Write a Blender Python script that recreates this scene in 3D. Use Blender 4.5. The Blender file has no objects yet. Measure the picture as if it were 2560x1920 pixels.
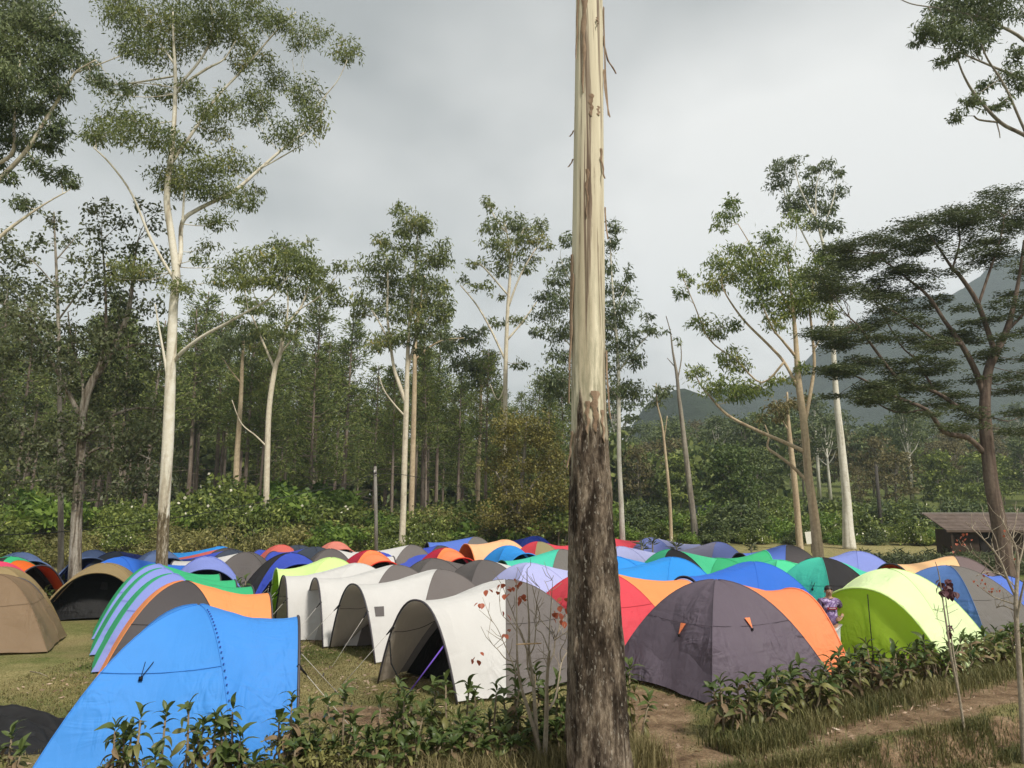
import bpy, bmesh, math, random
import numpy as np
from mathutils import Vector, Matrix, noise

# ------------------------------------------------------------------ camera, sky, sun, exposure
SC = bpy.context.scene
COL = SC.collection
F, CX, CY = 1862.0, 1280.0, 960.0            # focal length and centre in photograph pixels (2560 x 1920)
PITCH = math.atan(338.0 / F)                 # the horizon lies 338 px under the centre
CP, SP = math.cos(PITCH), math.sin(PITCH)
CAMZ = 3.0

cam_d = bpy.data.cameras.new('camera')
cam_d.sensor_width = 36.0
cam_d.lens = 36.0 * F / 2560.0
cam_d.clip_start = 0.1
cam_d.clip_end = 6000.0
cam = bpy.data.objects.new('camera', cam_d)
COL.objects.link(cam)
cam.location = (0, 0, CAMZ)
cam.rotation_euler = (math.pi / 2 + PITCH, 0, 0)
SC.camera = cam

SUN_EL, SUN_AZ = math.radians(48), math.radians(146)   # azimuth measured from +Y towards +X: behind and right of the camera
world = bpy.data.worlds.new('World')
SC.world = world
world.use_nodes = True
wn, wl = world.node_tree.nodes, world.node_tree.links
wn.clear()
w_out = wn.new('ShaderNodeOutputWorld')
w_bg = wn.new('ShaderNodeBackground')
w_bg.inputs['Strength'].default_value = 0.1
w_sky = wn.new('ShaderNodeTexSky')
w_sky.sky_type = 'NISHITA'
w_sky.sun_disc = False
w_sky.sun_elevation = SUN_EL
w_sky.sun_rotation = SUN_AZ
w_tc = wn.new('ShaderNodeTexCoord')
w_sep = wn.new('ShaderNodeSeparateXYZ')
wl.new(w_tc.outputs['Generated'], w_sep.inputs[0])
w_den = wn.new('ShaderNodeMath'); w_den.operation = 'MAXIMUM'; w_den.inputs[1].default_value = 0.0
wl.new(w_sep.outputs['Z'], w_den.inputs[0])
w_den2 = wn.new('ShaderNodeMath'); w_den2.operation = 'ADD'; w_den2.inputs[1].default_value = 0.22
wl.new(w_den.outputs[0], w_den2.inputs[0])
w_dx = wn.new('ShaderNodeMath'); w_dx.operation = 'DIVIDE'
w_dy = wn.new('ShaderNodeMath'); w_dy.operation = 'DIVIDE'
wl.new(w_sep.outputs['X'], w_dx.inputs[0]); wl.new(w_den2.outputs[0], w_dx.inputs[1])
wl.new(w_sep.outputs['Y'], w_dy.inputs[0]); wl.new(w_den2.outputs[0], w_dy.inputs[1])
w_cmb = wn.new('ShaderNodeCombineXYZ')
w_ox = wn.new('ShaderNodeMath'); w_ox.operation = 'ADD'; w_ox.inputs[1].default_value = 0.36
w_oy = wn.new('ShaderNodeMath'); w_oy.operation = 'ADD'; w_oy.inputs[1].default_value = 0.28
wl.new(w_dx.outputs[0], w_ox.inputs[0]); wl.new(w_dy.outputs[0], w_oy.inputs[0])
wl.new(w_ox.outputs[0], w_cmb.inputs['X']); wl.new(w_oy.outputs[0], w_cmb.inputs['Y'])
w_cmb.inputs['Z'].default_value = 2.1
w_n1 = wn.new('ShaderNodeTexNoise')
w_n1.inputs['Scale'].default_value = 0.62; w_n1.inputs['Detail'].default_value = 5.0
w_n1.inputs['Roughness'].default_value = 0.48; w_n1.inputs['Distortion'].default_value = 0.25
wl.new(w_cmb.outputs[0], w_n1.inputs['Vector'])
w_ramp = wn.new('ShaderNodeValToRGB')
w_ramp.color_ramp.elements[0].position = 0.40; w_ramp.color_ramp.elements[0].color = (0.375, 0.388, 0.382, 1)
w_ramp.color_ramp.elements[1].position = 0.62; w_ramp.color_ramp.elements[1].color = (0.90, 0.89, 0.86, 1)
wl.new(w_n1.outputs['Fac'], w_ramp.inputs[0])
w_mul = wn.new('ShaderNodeVectorMath'); w_mul.operation = 'SCALE'; w_mul.inputs['Scale'].default_value = 8.6
wl.new(w_ramp.outputs[0], w_mul.inputs[0])
w_mix = wn.new('ShaderNodeMix'); w_mix.data_type = 'RGBA'; w_mix.inputs['Factor'].default_value = 0.96
wl.new(w_sky.outputs[0], w_mix.inputs['A']); wl.new(w_mul.outputs[0], w_mix.inputs['B'])
wl.new(w_mix.outputs['Result'], w_bg.inputs['Color'])
wl.new(w_bg.outputs[0], w_out.inputs['Surface'])

sun_d = bpy.data.lights.new('sun', 'SUN')
sun_d.energy = 3.2
sun_d.angle = math.radians(7)
sun_d.color = (1.0, 0.94, 0.84)
sun = bpy.data.objects.new('sun', sun_d)
COL.objects.link(sun)
sdir = Vector((math.sin(SUN_AZ) * math.cos(SUN_EL), math.cos(SUN_AZ) * math.cos(SUN_EL), math.sin(SUN_EL)))
sun.rotation_euler = sdir.to_track_quat('Z', 'Y').to_euler()

SC.view_settings.view_transform = 'Standard'
SC.view_settings.look = 'None'
SC.view_settings.exposure = 0.42
SC.view_settings.gamma = 1.0
SC.view_settings.use_curve_mapping = False
SC.render.engine = 'CYCLES'
SC.cycles.use_denoising = True
SC.cycles.max_bounces = 6
SC.cycles.diffuse_bounces = 3
SC.cycles.glossy_bounces = 2
SC.cycles.transmission_bounces = 4
SC.cycles.volume_bounces = 1
SC.cycles.use_adaptive_sampling = True
SC.cycles.adaptive_threshold = 0.015

rng = np.random.default_rng(7)
rnd = random.Random(11)

# ------------------------------------------------------------------ where a pixel of the photograph lies in the place
def ray(px, py):
    x, u = (px - CX) / F, (CY - py) / F
    return x, CP - u * SP, SP + u * CP

def at(px, py, y):
    """the point seen at (px, py) that stands y metres ahead"""
    rx, ry, rz = ray(px, py)
    t = y / ry
    return Vector((rx * t, y, CAMZ + rz * t))

def on(px, py, z=0.0):
    """the point seen at (px, py) that lies at height z"""
    rx, ry, rz = ray(px, py)
    t = (z - CAMZ) / rz
    return Vector((rx * t, ry * t, z))

def mpp(y):
    return y / F

def sstep(a, b, x):
    t = min(1.0, max(0.0, (x - a) / (b - a)))
    return t * t * (3 - 2 * t)

# ------------------------------------------------------------------ ground heights
STEP_A, STEP_B = Vector((2.0, 9.1)), Vector((8.4, 12.6))
_sd = (STEP_B - STEP_A).normalized()
_sn = Vector((_sd.y, -_sd.x))               # towards the lower, camera side

def step_s(x, y):
    v = Vector((x, y)) - STEP_A
    w = 0.10 * math.sin(v.dot(_sd) * 2.1) + 0.06 * math.sin(v.dot(_sd) * 5.3 + 1)
    return v.dot(_sn) + w, v.dot(_sd)

def gz(x, y):
    z = 0.0
    if y > 40:
        z += 1.2 * sstep(42, 57, y) + 0.02 * max(0.0, y - 57)
        if y > 88:
            z += 0.085 * (min(y, 330) - 88) * sstep(0, 38, x)
            z += 0.02 * (min(y, 330) - 88) * sstep(20, -20, x)
            z += 2.0 * math.exp(-((x - 34) / 9) ** 2 - ((y - 104) / 9) ** 2)
    if y < 26 and abs(x) < 16:
        s, u = step_s(x, y)
        if s > -0.3:
            k = sstep(0.0, 1.4, u)
            z -= 0.48 * k * sstep(-0.02, 0.16, s)
        z += 0.022 * noise.noise(Vector((x * 0.9, y * 0.9, 0.3))) + 0.012 * noise.noise(Vector((x * 2.7, y * 2.7, 4.1)))
    return z

# ------------------------------------------------------------------ object helpers
def lin(c):
    c = c / 255.0
    return c / 12.92 if c <= 0.04045 else ((c + 0.055) / 1.055) ** 2.4

def rgb(r, g, b, k=1.0):
    return (lin(r) * k, lin(g) * k, lin(b) * k)

def tag(o, label=None, cat=None, group=None, kind=None):
    if label: o['label'] = label
    if cat: o['category'] = cat
    if group: o['group'] = group
    if kind: o['kind'] = kind
    return o

def empty(name, loc, label, cat, group=None, rz=0.0):
    o = bpy.data.objects.new(name, None)
    o.empty_display_size = 0.3
    COL.objects.link(o)
    o.location = loc
    o.rotation_euler = (0, 0, rz)
    return tag(o, label, cat, group)

def np_mesh(name, V, Fc, mat, smooth=False):
    """Fc: an (n, k) array of equally sized faces"""
    V = np.asarray(V, dtype=np.float32); Fc = np.asarray(Fc, dtype=np.int32)
    me = bpy.data.meshes.new(name)
    n, k = Fc.shape
    me.vertices.add(len(V)); me.vertices.foreach_set('co', V.ravel())
    me.loops.add(n * k); me.loops.foreach_set('vertex_index', Fc.ravel())
    me.polygons.add(n)
    me.polygons.foreach_set('loop_start', np.arange(0, n * k, k, dtype=np.int32))
    me.polygons.foreach_set('loop_total', np.full(n, k, dtype=np.int32))
    me.polygons.foreach_set('use_smooth', np.full(n, smooth, dtype=bool))
    me.update(calc_edges=True)
    if mat: me.materials.append(mat)
    return me

def link(name, me, parent=None, loc=None):
    o = bpy.data.objects.new(name, me)
    COL.objects.link(o)
    if parent is not None: o.parent = parent
    if loc is not None: o.location = loc
    return o

class MB:
    """collects quads and triangles of one mesh"""
    def __init__(s):
        s.v, s.f = [], []
    def quad_grid(s, G, closed=False):
        n0 = len(s.v)
        R, C = len(G), len(G[0])
        for row in G: s.v.extend(tuple(p) for p in row)
        for i in range(R - 1):
            for j in range(C - 1 + (1 if closed else 0)):
                j2 = (j + 1) % C
                s.f.append((n0 + i * C + j, n0 + i * C + j2, n0 + (i + 1) * C + j2, n0 + (i + 1) * C + j))
    def tube(s, pts, rad, n=6, cap=True):
        pts = [Vector(p) for p in pts]
        if not hasattr(rad, '__len__'): rad = [rad] * len(pts)
        rings, u = [], None
        for i, p in enumerate(pts):
            d = (pts[min(i + 1, len(pts) - 1)] - pts[max(i - 1, 0)])
            if d.length < 1e-7: d = Vector((0, 0, 1))
            d.normalize()
            if u is None:
                u = d.orthogonal().normalized()
            else:
                u = (u - d * u.dot(d))
                u = u.normalized() if u.length > 1e-6 else d.orthogonal().normalized()
            w = d.cross(u)
            rings.append([p + (u * math.cos(a) + w * math.sin(a)) * rad[i] for a in (2 * math.pi * k / n for k in range(n))])
        s.quad_grid(rings, closed=True)
        if cap:
            n0 = len(s.v) - n
            s.f.append(tuple(range(n0, n0 + n)))
            n1 = len(s.v) - n * len(pts)
            s.f.append(tuple(reversed(range(n1, n1 + n))))
    def box(s, lo, hi, M=None):
        n0 = len(s.v)
        for z in (lo[2], hi[2]):
            for x, y in ((lo[0], lo[1]), (hi[0], lo[1]), (hi[0], hi[1]), (lo[0], hi[1])):
                p = Vector((x, y, z))
                s.v.append(tuple(M @ p if M else p))
        for f in ((3, 2, 1, 0), (4, 5, 6, 7), (0, 1, 5, 4), (1, 2, 6, 5), (2, 3, 7, 6), (3, 0, 4, 7)):
            s.f.append(tuple(n0 + k for k in f))
    def poly(s, pts):
        n0 = len(s.v)
        s.v.extend(tuple(p) for p in pts)
        s.f.append(tuple(range(n0, n0 + len(pts))))
    def mesh(s, name, mat, smooth=True):
        me = bpy.data.meshes.new(name)
        me.from_pydata(s.v, [], s.f)
        if smooth: me.polygons.foreach_set('use_smooth', [True] * len(me.polygons))
        if mat: me.materials.append(mat)
        me.update()
        return me
    def build(s, name, mat, parent=None, smooth=True, loc=None):
        return link(name, s.mesh(name, mat, smooth), parent, loc)

# ------------------------------------------------------------------ materials
MATS = {}
def new_mat(name):
    m = bpy.data.materials.new(name)
    m.use_nodes = True
    nt = m.node_tree
    nt.nodes.clear()
    out = nt.nodes.new('ShaderNodeOutputMaterial')
    return m, nt.nodes, nt.links, out

def nnode(N, typ, **kw):
    n = N.new(typ)
    for k, v in kw.items():
        if k in n.inputs: n.inputs[k].default_value = v
        else: setattr(n, k, v)
    return n

def plain(name, col, rough=0.8, spec=0.2, metal=0.0, var=0.15, scale=9.0):
    if name in MATS: return MATS[name]
    m, N, L, out = new_mat(name)
    b = nnode(N, 'ShaderNodeBsdfPrincipled', Roughness=rough, Metallic=metal)
    b.inputs['Specular IOR Level'].default_value = spec
    tc = N.new('ShaderNodeTexCoord')
    nz = nnode(N, 'ShaderNodeTexNoise', Scale=scale, Detail=4.0)
    L.new(tc.outputs['Object'], nz.inputs['Vector'])
    mx = nnode(N, 'ShaderNodeMix', data_type='RGBA')
    mx.inputs['A'].default_value = tuple(c * (1 - var) for c in col) + (1,)
    mx.inputs['B'].default_value = tuple(min(1, c * (1 + var)) for c in col) + (1,)
    L.new(nz.outputs['Fac'], mx.inputs['Factor'])
    L.new(mx.outputs['Result'], b.inputs['Base Color'])
    L.new(b.outputs[0], out.inputs['Surface'])
    MATS[name] = m
    return m

def fabric(name, col, trans=0.22, rough=0.62, wrinkle=0.55):
    """thin coated tent cloth: weave, long soft wrinkles, a little light through it"""
    key = 'fabric_' + name
    if key in MATS: return MATS[key]
    m, N, L, out = new_mat(key)
    tc = N.new('ShaderNodeTexCoord')
    b = nnode(N, 'ShaderNodeBsdfPrincipled', Roughness=rough)
    b.inputs['Specular IOR Level'].default_value = 0.25
    n1 = nnode(N, 'ShaderNodeTexNoise', Scale=1.7, Detail=5.0, Roughness=0.6)
    L.new(tc.outputs['Object'], n1.inputs['Vector'])
    mx = nnode(N, 'ShaderNodeMix', data_type='RGBA')
    mx.inputs['A'].default_value = tuple(c * 0.90 for c in col) + (1,)
    mx.inputs['B'].default_value = tuple(min(1.0, c * 1.08) for c in col) + (1,)
    L.new(n1.outputs['Fac'], mx.inputs['Factor'])
    L.new(mx.outputs['Result'], b.inputs['Base Color'])
    # wrinkles: two stretched noises
    mp = N.new('ShaderNodeMapping'); mp.inputs['Scale'].default_value = (0.9, 4.6, 2.6); mp.inputs['Rotation'].default_value = (0.35, 0.55, 0.4)
    L.new(tc.outputs['Object'], mp.inputs['Vector'])
    nf = nnode(N, 'ShaderNodeTexNoise', Scale=1.2, Detail=2.5, Roughness=0.5, Distortion=0.9)
    L.new(mp.outputs[0], nf.inputs['Vector'])
    mp2 = N.new('ShaderNodeMapping'); mp2.inputs['Scale'].default_value = (3.4, 0.8, 1.6); mp2.inputs['Rotation'].default_value = (-0.3, 0.25, -0.5)
    L.new(tc.outputs['Object'], mp2.inputs['Vector'])
    nf2 = nnode(N, 'ShaderNodeTexNoise', Scale=1.5, Detail=2.0, Roughness=0.5, Distortion=1.1)
    L.new(mp2.outputs[0], nf2.inputs['Vector'])
    msk = nnode(N, 'ShaderNodeTexNoise', Scale=0.8, Detail=1.0)
    L.new(tc.outputs['Object'], msk.inputs['Vector'])
    mk = nnode(N, 'ShaderNodeMapRange'); mk.inputs['From Min'].default_value = 0.40; mk.inputs['From Max'].default_value = 0.66; mk.inputs['To Min'].default_value = 0.12
    L.new(msk.outputs['Fac'], mk.inputs['Value'])
    sm_ = nnode(N, 'ShaderNodeMath', operation='ADD'); L.new(nf.outputs['Fac'], sm_.inputs[0]); L.new(nf2.outputs['Fac'], sm_.inputs[1])
    n2 = nnode(N, 'ShaderNodeMath', operation='MULTIPLY'); L.new(sm_.outputs[0], n2.inputs[0]); L.new(mk.outputs[0], n2.inputs[1])
    n3 = nnode(N, 'ShaderNodeTexNoise', Scale=260.0, Detail=1.0)
    L.new(tc.outputs['Object'], n3.inputs['Vector'])
    b1 = nnode(N, 'ShaderNodeBump', Strength=wrinkle, Distance=0.11)
    L.new(n2.outputs[0], b1.inputs['Height'])
    b2 = nnode(N, 'ShaderNodeBump', Strength=0.12, Distance=0.002)
    L.new(n3.outputs['Fac'], b2.inputs['Height']); L.new(b1.outputs[0], b2.inputs['Normal'])
    L.new(b2.outputs[0], b.inputs['Normal'])
    t = N.new('ShaderNodeBsdfTranslucent')
    L.new(mx.outputs['Result'], t.inputs['Color'])
    ms = nnode(N, 'ShaderNodeMixShader', Fac=trans)
    L.new(b.outputs[0], ms.inputs[1]); L.new(t.outputs[0], ms.inputs[2])
    L.new(ms.outputs[0], out.inputs['Surface'])
    MATS[key] = m
    return m

def leafmat(name, c1, c2, trans=0.3, rough=0.5, c3=None):
    """foliage: every leaf its own shade between two or three leaf colours, light passing through"""
    if name in MATS: return MATS[name]
    m, N, L, out = new_mat(name)
    g = N.new('ShaderNodeNewGeometry')
    tc = N.new('ShaderNodeTexCoord')
    nz = nnode(N, 'ShaderNodeTexNoise', Scale=0.55, Detail=3.0)
    L.new(tc.outputs['Object'], nz.inputs['Vector'])
    ad = nnode(N, 'ShaderNodeMath', operation='MULTIPLY_ADD')
    L.new(g.outputs['Random Per Island'], ad.inputs[0]); ad.inputs[1].default_value = 0.6
    sc = nnode(N, 'ShaderNodeMath', operation='MULTIPLY_ADD')
    L.new(nz.outputs['Fac'], sc.inputs[0]); sc.inputs[1].default_value = 1.4; sc.inputs[2].default_value = -0.5
    L.new(sc.outputs[0], ad.inputs[2])
    r = N.new('ShaderNodeValToRGB')
    e = r.color_ramp.elements
    e[0].position = 0.15; e[0].color = tuple(c1) + (1,)
    e[1].position = 0.85; e[1].color = tuple(c2) + (1,)
    if c3:
        k = e.new(0.97); k.color = tuple(c3) + (1,)
    L.new(ad.outputs[0], r.inputs[0])
    b = nnode(N, 'ShaderNodeBsdfPrincipled', Roughness=rough)
    b.inputs['Specular IOR Level'].default_value = 0.3
    L.new(r.outputs[0], b.inputs['Base Color'])
    t = N.new('ShaderNodeBsdfTranslucent'); L.new(r.outputs[0], t.inputs['Color'])
    ms = nnode(N, 'ShaderNodeMixShader', Fac=trans)
    L.new(b.outputs[0], ms.inputs[1]); L.new(t.outputs[0], ms.inputs[2])
    L.new(ms.outputs[0], out.inputs['Surface'])
    MATS[name] = m
    return m

def barkmat(name, base, patch, dark, lo=0.42, hi=0.56, sz=1.0, rough_z=None, rough_cols=None, bump=0.5):
    """bark with streaks stretched along the trunk; below rough_z (object height) old rough bark takes over"""
    if name in MATS: return MATS[name]
    m, N, L, out = new_mat(name)
    tc = N.new('ShaderNodeTexCoord')
    mp = N.new('ShaderNodeMapping'); mp.inputs['Scale'].default_value = (3.2 * sz, 3.2 * sz, 0.34 * sz)
    L.new(tc.outputs['Object'], mp.inputs['Vector'])
    n1 = nnode(N, 'ShaderNodeTexNoise', Scale=1.0, Detail=6.0, Roughness=0.62, Distortion=0.5)
    L.new(mp.outputs[0], n1.inputs['Vector'])
    r1 = N.new('ShaderNodeValToRGB')
    e = r1.color_ramp.elements
    e[0].position = lo; e[0].color = tuple(patch) + (1,)
    e[1].position = hi; e[1].color = tuple(base) + (1,)
    k = e.new(max(0.02, lo - 0.14)); k.color = tuple(dark) + (1,)
    L.new(n1.outputs['Fac'], r1.inputs[0])
    n2 = nnode(N, 'ShaderNodeTexNoise', Scale=5.0 * sz, Detail=5.0, Roughness=0.7)
    L.new(tc.outputs['Object'], n2.inputs['Vector'])
    mul = nnode(N, 'ShaderNodeMix', data_type='RGBA', blend_type='OVERLAY')
    mul.inputs['Factor'].default_value = 0.55
    L.new(r1.outputs[0], mul.inputs['A'])
    L.new(n2.outputs['Fac'], mul.inputs['B'])
    col = mul.outputs['Result']
    b = nnode(N, 'ShaderNodeBsdfPrincipled', Roughness=0.85)
    b.inputs['Specular IOR Level'].default_value = 0.15
    if rough_z is not None:
        sep = N.new('ShaderNodeSeparateXYZ'); L.new(tc.outputs['Object'], sep.inputs[0])
        nb = nnode(N, 'ShaderNodeTexNoise', Scale=2.2, Detail=4.0); 
        mpb = N.new('ShaderNodeMapping'); mpb.inputs['Scale'].default_value = (2.0, 2.0, 0.5)
        L.new(tc.outputs['Object'], mpb.inputs['Vector']); L.new(mpb.outputs[0], nb.inputs['Vector'])
        ad = nnode(N, 'ShaderNodeMath', operation='MULTIPLY_ADD'); L.new(nb.outputs['Fac'], ad.inputs[0])
        ad.inputs[1].default_value = 3.0; L.new(sep.outputs['Z'], ad.inputs[2])
        mr = nnode(N, 'ShaderNodeMapRange'); mr.inputs['From Min'].default_value = rough_z + 1.42; mr.inputs['From Max'].default_value = rough_z + 1.58
        L.new(ad.outputs[0], mr.inputs['Value'])
        n3 = nnode(N, 'ShaderNodeTexNoise', Scale=7.0, Detail=7.0, Roughness=0.75)
        L.new(mpb.outputs[0], n3.inputs['Vector'])
        r3 = N.new('ShaderNodeValToRGB')
        e = r3.color_ramp.elements
        e[0].position = 0.36; e[0].color = tuple(rough_cols[0]) + (1,)
        e[1].position = 0.66; e[1].color = tuple(rough_cols[2]) + (1,)
        k = e.new(0.5); k.color = tuple(rough_cols[1]) + (1,)
        L.new(n3.outputs['Fac'], r3.inputs[0])
        mm = nnode(N, 'ShaderNodeMix', data_type='RGBA')
        L.new(mr.outputs[0], mm.inputs['Factor']); L.new(r3.outputs[0], mm.inputs['A']); L.new(col, mm.inputs['B'])
        col = mm.outputs['Result']
    L.new(col, b.inputs['Base Color'])
    bm_ = nnode(N, 'ShaderNodeBump', Strength=bump, Distance=0.03)
    L.new(n2.outputs['Fac'], bm_.inputs['Height']); L.new(bm_.outputs[0], b.inputs['Normal'])
    L.new(b.outputs[0], out.inputs['Surface'])
    MATS[name] = m
    return m

# ------------------------------------------------------------------ tents
CLOTH = {
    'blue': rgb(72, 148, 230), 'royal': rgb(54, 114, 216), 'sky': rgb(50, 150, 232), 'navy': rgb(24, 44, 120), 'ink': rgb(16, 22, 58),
    'cobalt': rgb(62, 84, 190), 'orange': rgb(250, 158, 98), 'hot_orange': rgb(246, 146, 98), 'peach': rgb(250, 196, 150), 'sand': rgb(243, 200, 148),
    'coral': rgb(218, 108, 98), 'salmon': rgb(226, 138, 122), 'lilac': rgb(136, 150, 220), 'pale_lilac': rgb(182, 186, 232), 'grey_lilac': rgb(158, 154, 178),
    'green': rgb(62, 184, 126), 'mint': rgb(84, 214, 158), 'teal': rgb(78, 206, 178), 'jade': rgb(58, 176, 140), 'lime': rgb(214, 242, 158), 'lime_white': rgb(228, 248, 190), 'lime_door': rgb(204, 238, 80),
    'white': rgb(226, 225, 223), 'grey': rgb(116, 110, 108), 'mid_grey': rgb(100, 95, 94), 'dark_grey': rgb(80, 76, 78), 'slate': rgb(64, 72, 86),
    'plum_grey': rgb(104, 94, 106), 'olive': rgb(158, 138, 100), 'tan': rgb(136, 114, 90), 'red': rgb(222, 74, 88), 'scarlet': rgb(222, 58, 40), 'crimson': rgb(196, 44, 70),
    'dusty_blue': rgb(104, 126, 172), 'steel_blue': rgb(92, 128, 190), 'stone': rgb(118, 114, 110), 'charcoal': rgb(46, 44, 46), 'black': rgb(22, 22, 24),
    'khaki': rgb(150, 142, 104), 'pink': rgb(226, 76, 112), 'brown_grey': rgb(120, 104, 104), 'lining_grey': rgb(196, 186, 174), 'rust': rgb(232, 110, 40),
    'bright_orange': rgb(250, 144, 88), 'forest': rgb(40, 96, 78), 'periwinkle': rgb(92, 124, 214)}
def cloth(n): return fabric(n, CLOTH[n], wrinkle=1.0 if n == 'plum_grey' else 0.55, trans=0.6 if n in ('lining_grey', 'lime_door') else 0.34 if n == 'white' else 0.22)

MAT_POLE = plain('pole_grey', rgb(64, 60, 66), 0.5, 0.4)
MAT_ROPE = plain('rope_pale', rgb(190, 186, 178), 0.9)
MAT_STRAP = plain('strap_black', rgb(28, 28, 30), 0.8)
MAT_TAB = plain('tab_orange', rgb(240, 120, 66), 0.7)

def arc_h(r, H): return H * (1.0 - r ** 2.05)

def dome_panel(c1, c2, H, sag, nr=12, ns=9, k=1.0, fold=0.0, seed=0.0):
    G = []
    for i in range(nr + 1):
        r = 1.0 - i / nr
        r = max(r, 0.012)
        row = []
        for j in range(ns + 1):
            s = j / ns
            x = (c1[0] * (1 - s) + c2[0] * s) * r * k
            y = (c1[1] * (1 - s) + c2[1] * s) * r * k
            z = arc_h(r, H) * k
            q = 4 * s * (1 - s)
            z -= sag * q * r * (1 - r) * 4 * 0.5
            # cloth pulled in a little between the poles, hem lifted between the pegs
            pull = 1.0 - 0.05 * q * (1 - r) 
            z += 0.07 * q * (r ** 8)
            if fold:
                d = fold * noise.noise(Vector((s * 9 + seed, r * 1.4, seed))) * (0.35 + 0.65 * r) * q
                nx, ny = c1[0] + c2[0], c1[1] + c2[1]
                ln = math.hypot(nx, ny) or 1
                x += nx / ln * d; y += ny / ln * d
            row.append((x * pull, y * pull, max(z, 0.03)))
        G.append(row)
    return G

TENTS = []
def tent(label, px, py, H, yaw, front, side, lining=None, c=2.25, a=1.4, bf=1.35, br=1.4, hw=1.22, hh=1.5, skew=0.0, rear=None,
         side2=None, inner='black', mouth=True, guys=0, rim=None, door=None, patch=False, tabs=(), seam=True, band=None, sag=0.10, fold=0.02, slit=True, skirt=None, lift=0.0, clips=False, strap=False):
    d = 6.0
    while d < 90:
        p = at(px, py, d)
        if p.z - gz(p.x, p.y) <= H: break
        d += 0.02
    p = at(px, py, d)
    root = empty('dome_tent', (p.x, p.y, gz(p.x, p.y) + lift), label, 'tent', 'dome tents pitched in rows on the camp field', math.radians(yaw))
    near = d < 24
    sd = px * 0.37 + py * 0.11
    fl, fr_, rl, rr = (bf, a), (bf, -a), (-br, a), (-br, -a)
    n1, n2 = (14, 12) if near else (9, 6)
    rear = rear or front
    side2 = side2 or side
    def panel(nm, ca, cb, col, seed, k=1.0):
        mb = MB(); mb.quad_grid(dome_panel(ca, cb, H, sag, n1, n2, k, fold if near else 0.0, sd + seed))
        return mb.build(nm, cloth(col), root)
    p_r = panel('side_panel', fr_, rr, side, 1)
    panel('rear_panel', rr, rl, rear, 2)
    p_l = panel('side_panel', rl, fl, side2, 3)
    # canopy: from the front pole arch over to the low hoop
    nw, nv = (28, 14) if near else (16, 8)
    tk = math.tan(math.radians(skew))
    def Q(w):
        h = 1 - abs(w) ** 2.3
        y = hw * w
        return (c + y * tk, y, hh * h)
    def canopy_pt(w, v, off=0.0):
        r = abs(w)
        P = (bf * r, a * w, arc_h(max(r, 0.012), H))
        q = Q(w)
        e = 0.42 * v + 0.58 * v * v * (3 - 2 * v)
        pin = 1 - 0.07 * math.sin(math.pi * v) * r
        x = P[0] * (1 - v) + q[0] * v
        y = (P[1] * (1 - v) + q[1] * v) * pin
        z = P[2] + (q[2] - P[2]) * e - 0.10 * math.sin(math.pi * v) * (1 - 0.6 * r) + 0.05 * math.sin(math.pi * v) * r ** 6
        if near:
            z += 0.020 * noise.noise(Vector((w * 2.2 + sd, v * 5.5 + w * 3, sd))) * math.sin(math.pi * v)
            y += 0.025 * noise.noise(Vector((w * 3.0 + sd, v * 4.5 + w * 4, sd + 5))) * math.sin(math.pi * v)
        return Vector((x, y - off * w, max(z - off * (1 - r), 0.035)))
    mb = MB()
    mb.quad_grid([[canopy_pt(-1 + 2 * i / nw, j / nv) for i in range(nw + 1)] for j in range(nv + 1)])
    can = mb.build('canopy', cloth(front), root)
    if lining:
        mb = MB()
        mb.quad_grid([[canopy_pt(-1 + 2 * i / nw, 0.04 + 0.955 * j / nv, 0.018) for i in range(nw + 1)] for j in range(nv + 1)])
        ln_ = mb.build('lining', cloth(lining), can)
        if near:
            for s_ in (-1, 1):
                m = MB(); m.tube([canopy_pt(s_ * 0.66, 0.06 + 0.92 * j / 10, 0.030) for j in range(11)], 0.006, 4)
                m.build('lining_tape', MAT_STRAP, can)
    hoop = [Vector(Q(-1 + 2 * i / 24)) + Vector((0.012, 0, 0.004)) for i in range(25)]
    hoop[0].z = hoop[-1].z = 0.0
    mb = MB(); mb.tube(hoop, 0.020 if near else 0.028, 6)
    mb.build('hoop_pole', MAT_POLE if rim is None else cloth(rim), root)
    if band:       # a broad coloured band sewn along the front arch
        mb = MB()
        mb.quad_grid([[canopy_pt(-1 + 2 * i / nw, v, -0.012) for i in range(nw + 1)] for v in (0.0, 0.12, 0.24)])
        mb.build('arch_band', cloth(band), root)
    if seam:
        for (cx_, cy_), colr in ((fr_, side), (rr, rear), (rl, rear), (fl, side2)):
            mb = MB()
            mb.tube([(cx_ * r, cy_ * r, arc_h(r, H) + 0.004) for r in [1 - k / 14 for k in range(14)] + [0.02]], 0.007 if near else 0.012, 5)
            mb.build('pole_sleeve', cloth(colr), root)
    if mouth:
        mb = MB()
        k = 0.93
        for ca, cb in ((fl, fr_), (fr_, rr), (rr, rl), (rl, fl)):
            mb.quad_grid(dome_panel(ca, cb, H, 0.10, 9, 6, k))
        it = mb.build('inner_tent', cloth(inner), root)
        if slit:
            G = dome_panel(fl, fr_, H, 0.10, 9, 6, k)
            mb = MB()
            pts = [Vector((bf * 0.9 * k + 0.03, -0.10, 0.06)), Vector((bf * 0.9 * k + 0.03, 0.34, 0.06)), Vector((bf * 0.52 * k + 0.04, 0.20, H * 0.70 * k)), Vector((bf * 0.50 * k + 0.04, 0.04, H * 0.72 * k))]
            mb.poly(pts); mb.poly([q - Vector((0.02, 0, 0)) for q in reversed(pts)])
            mb.build('door', cloth('black' if inner != 'black' else 'charcoal'), it)
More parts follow.
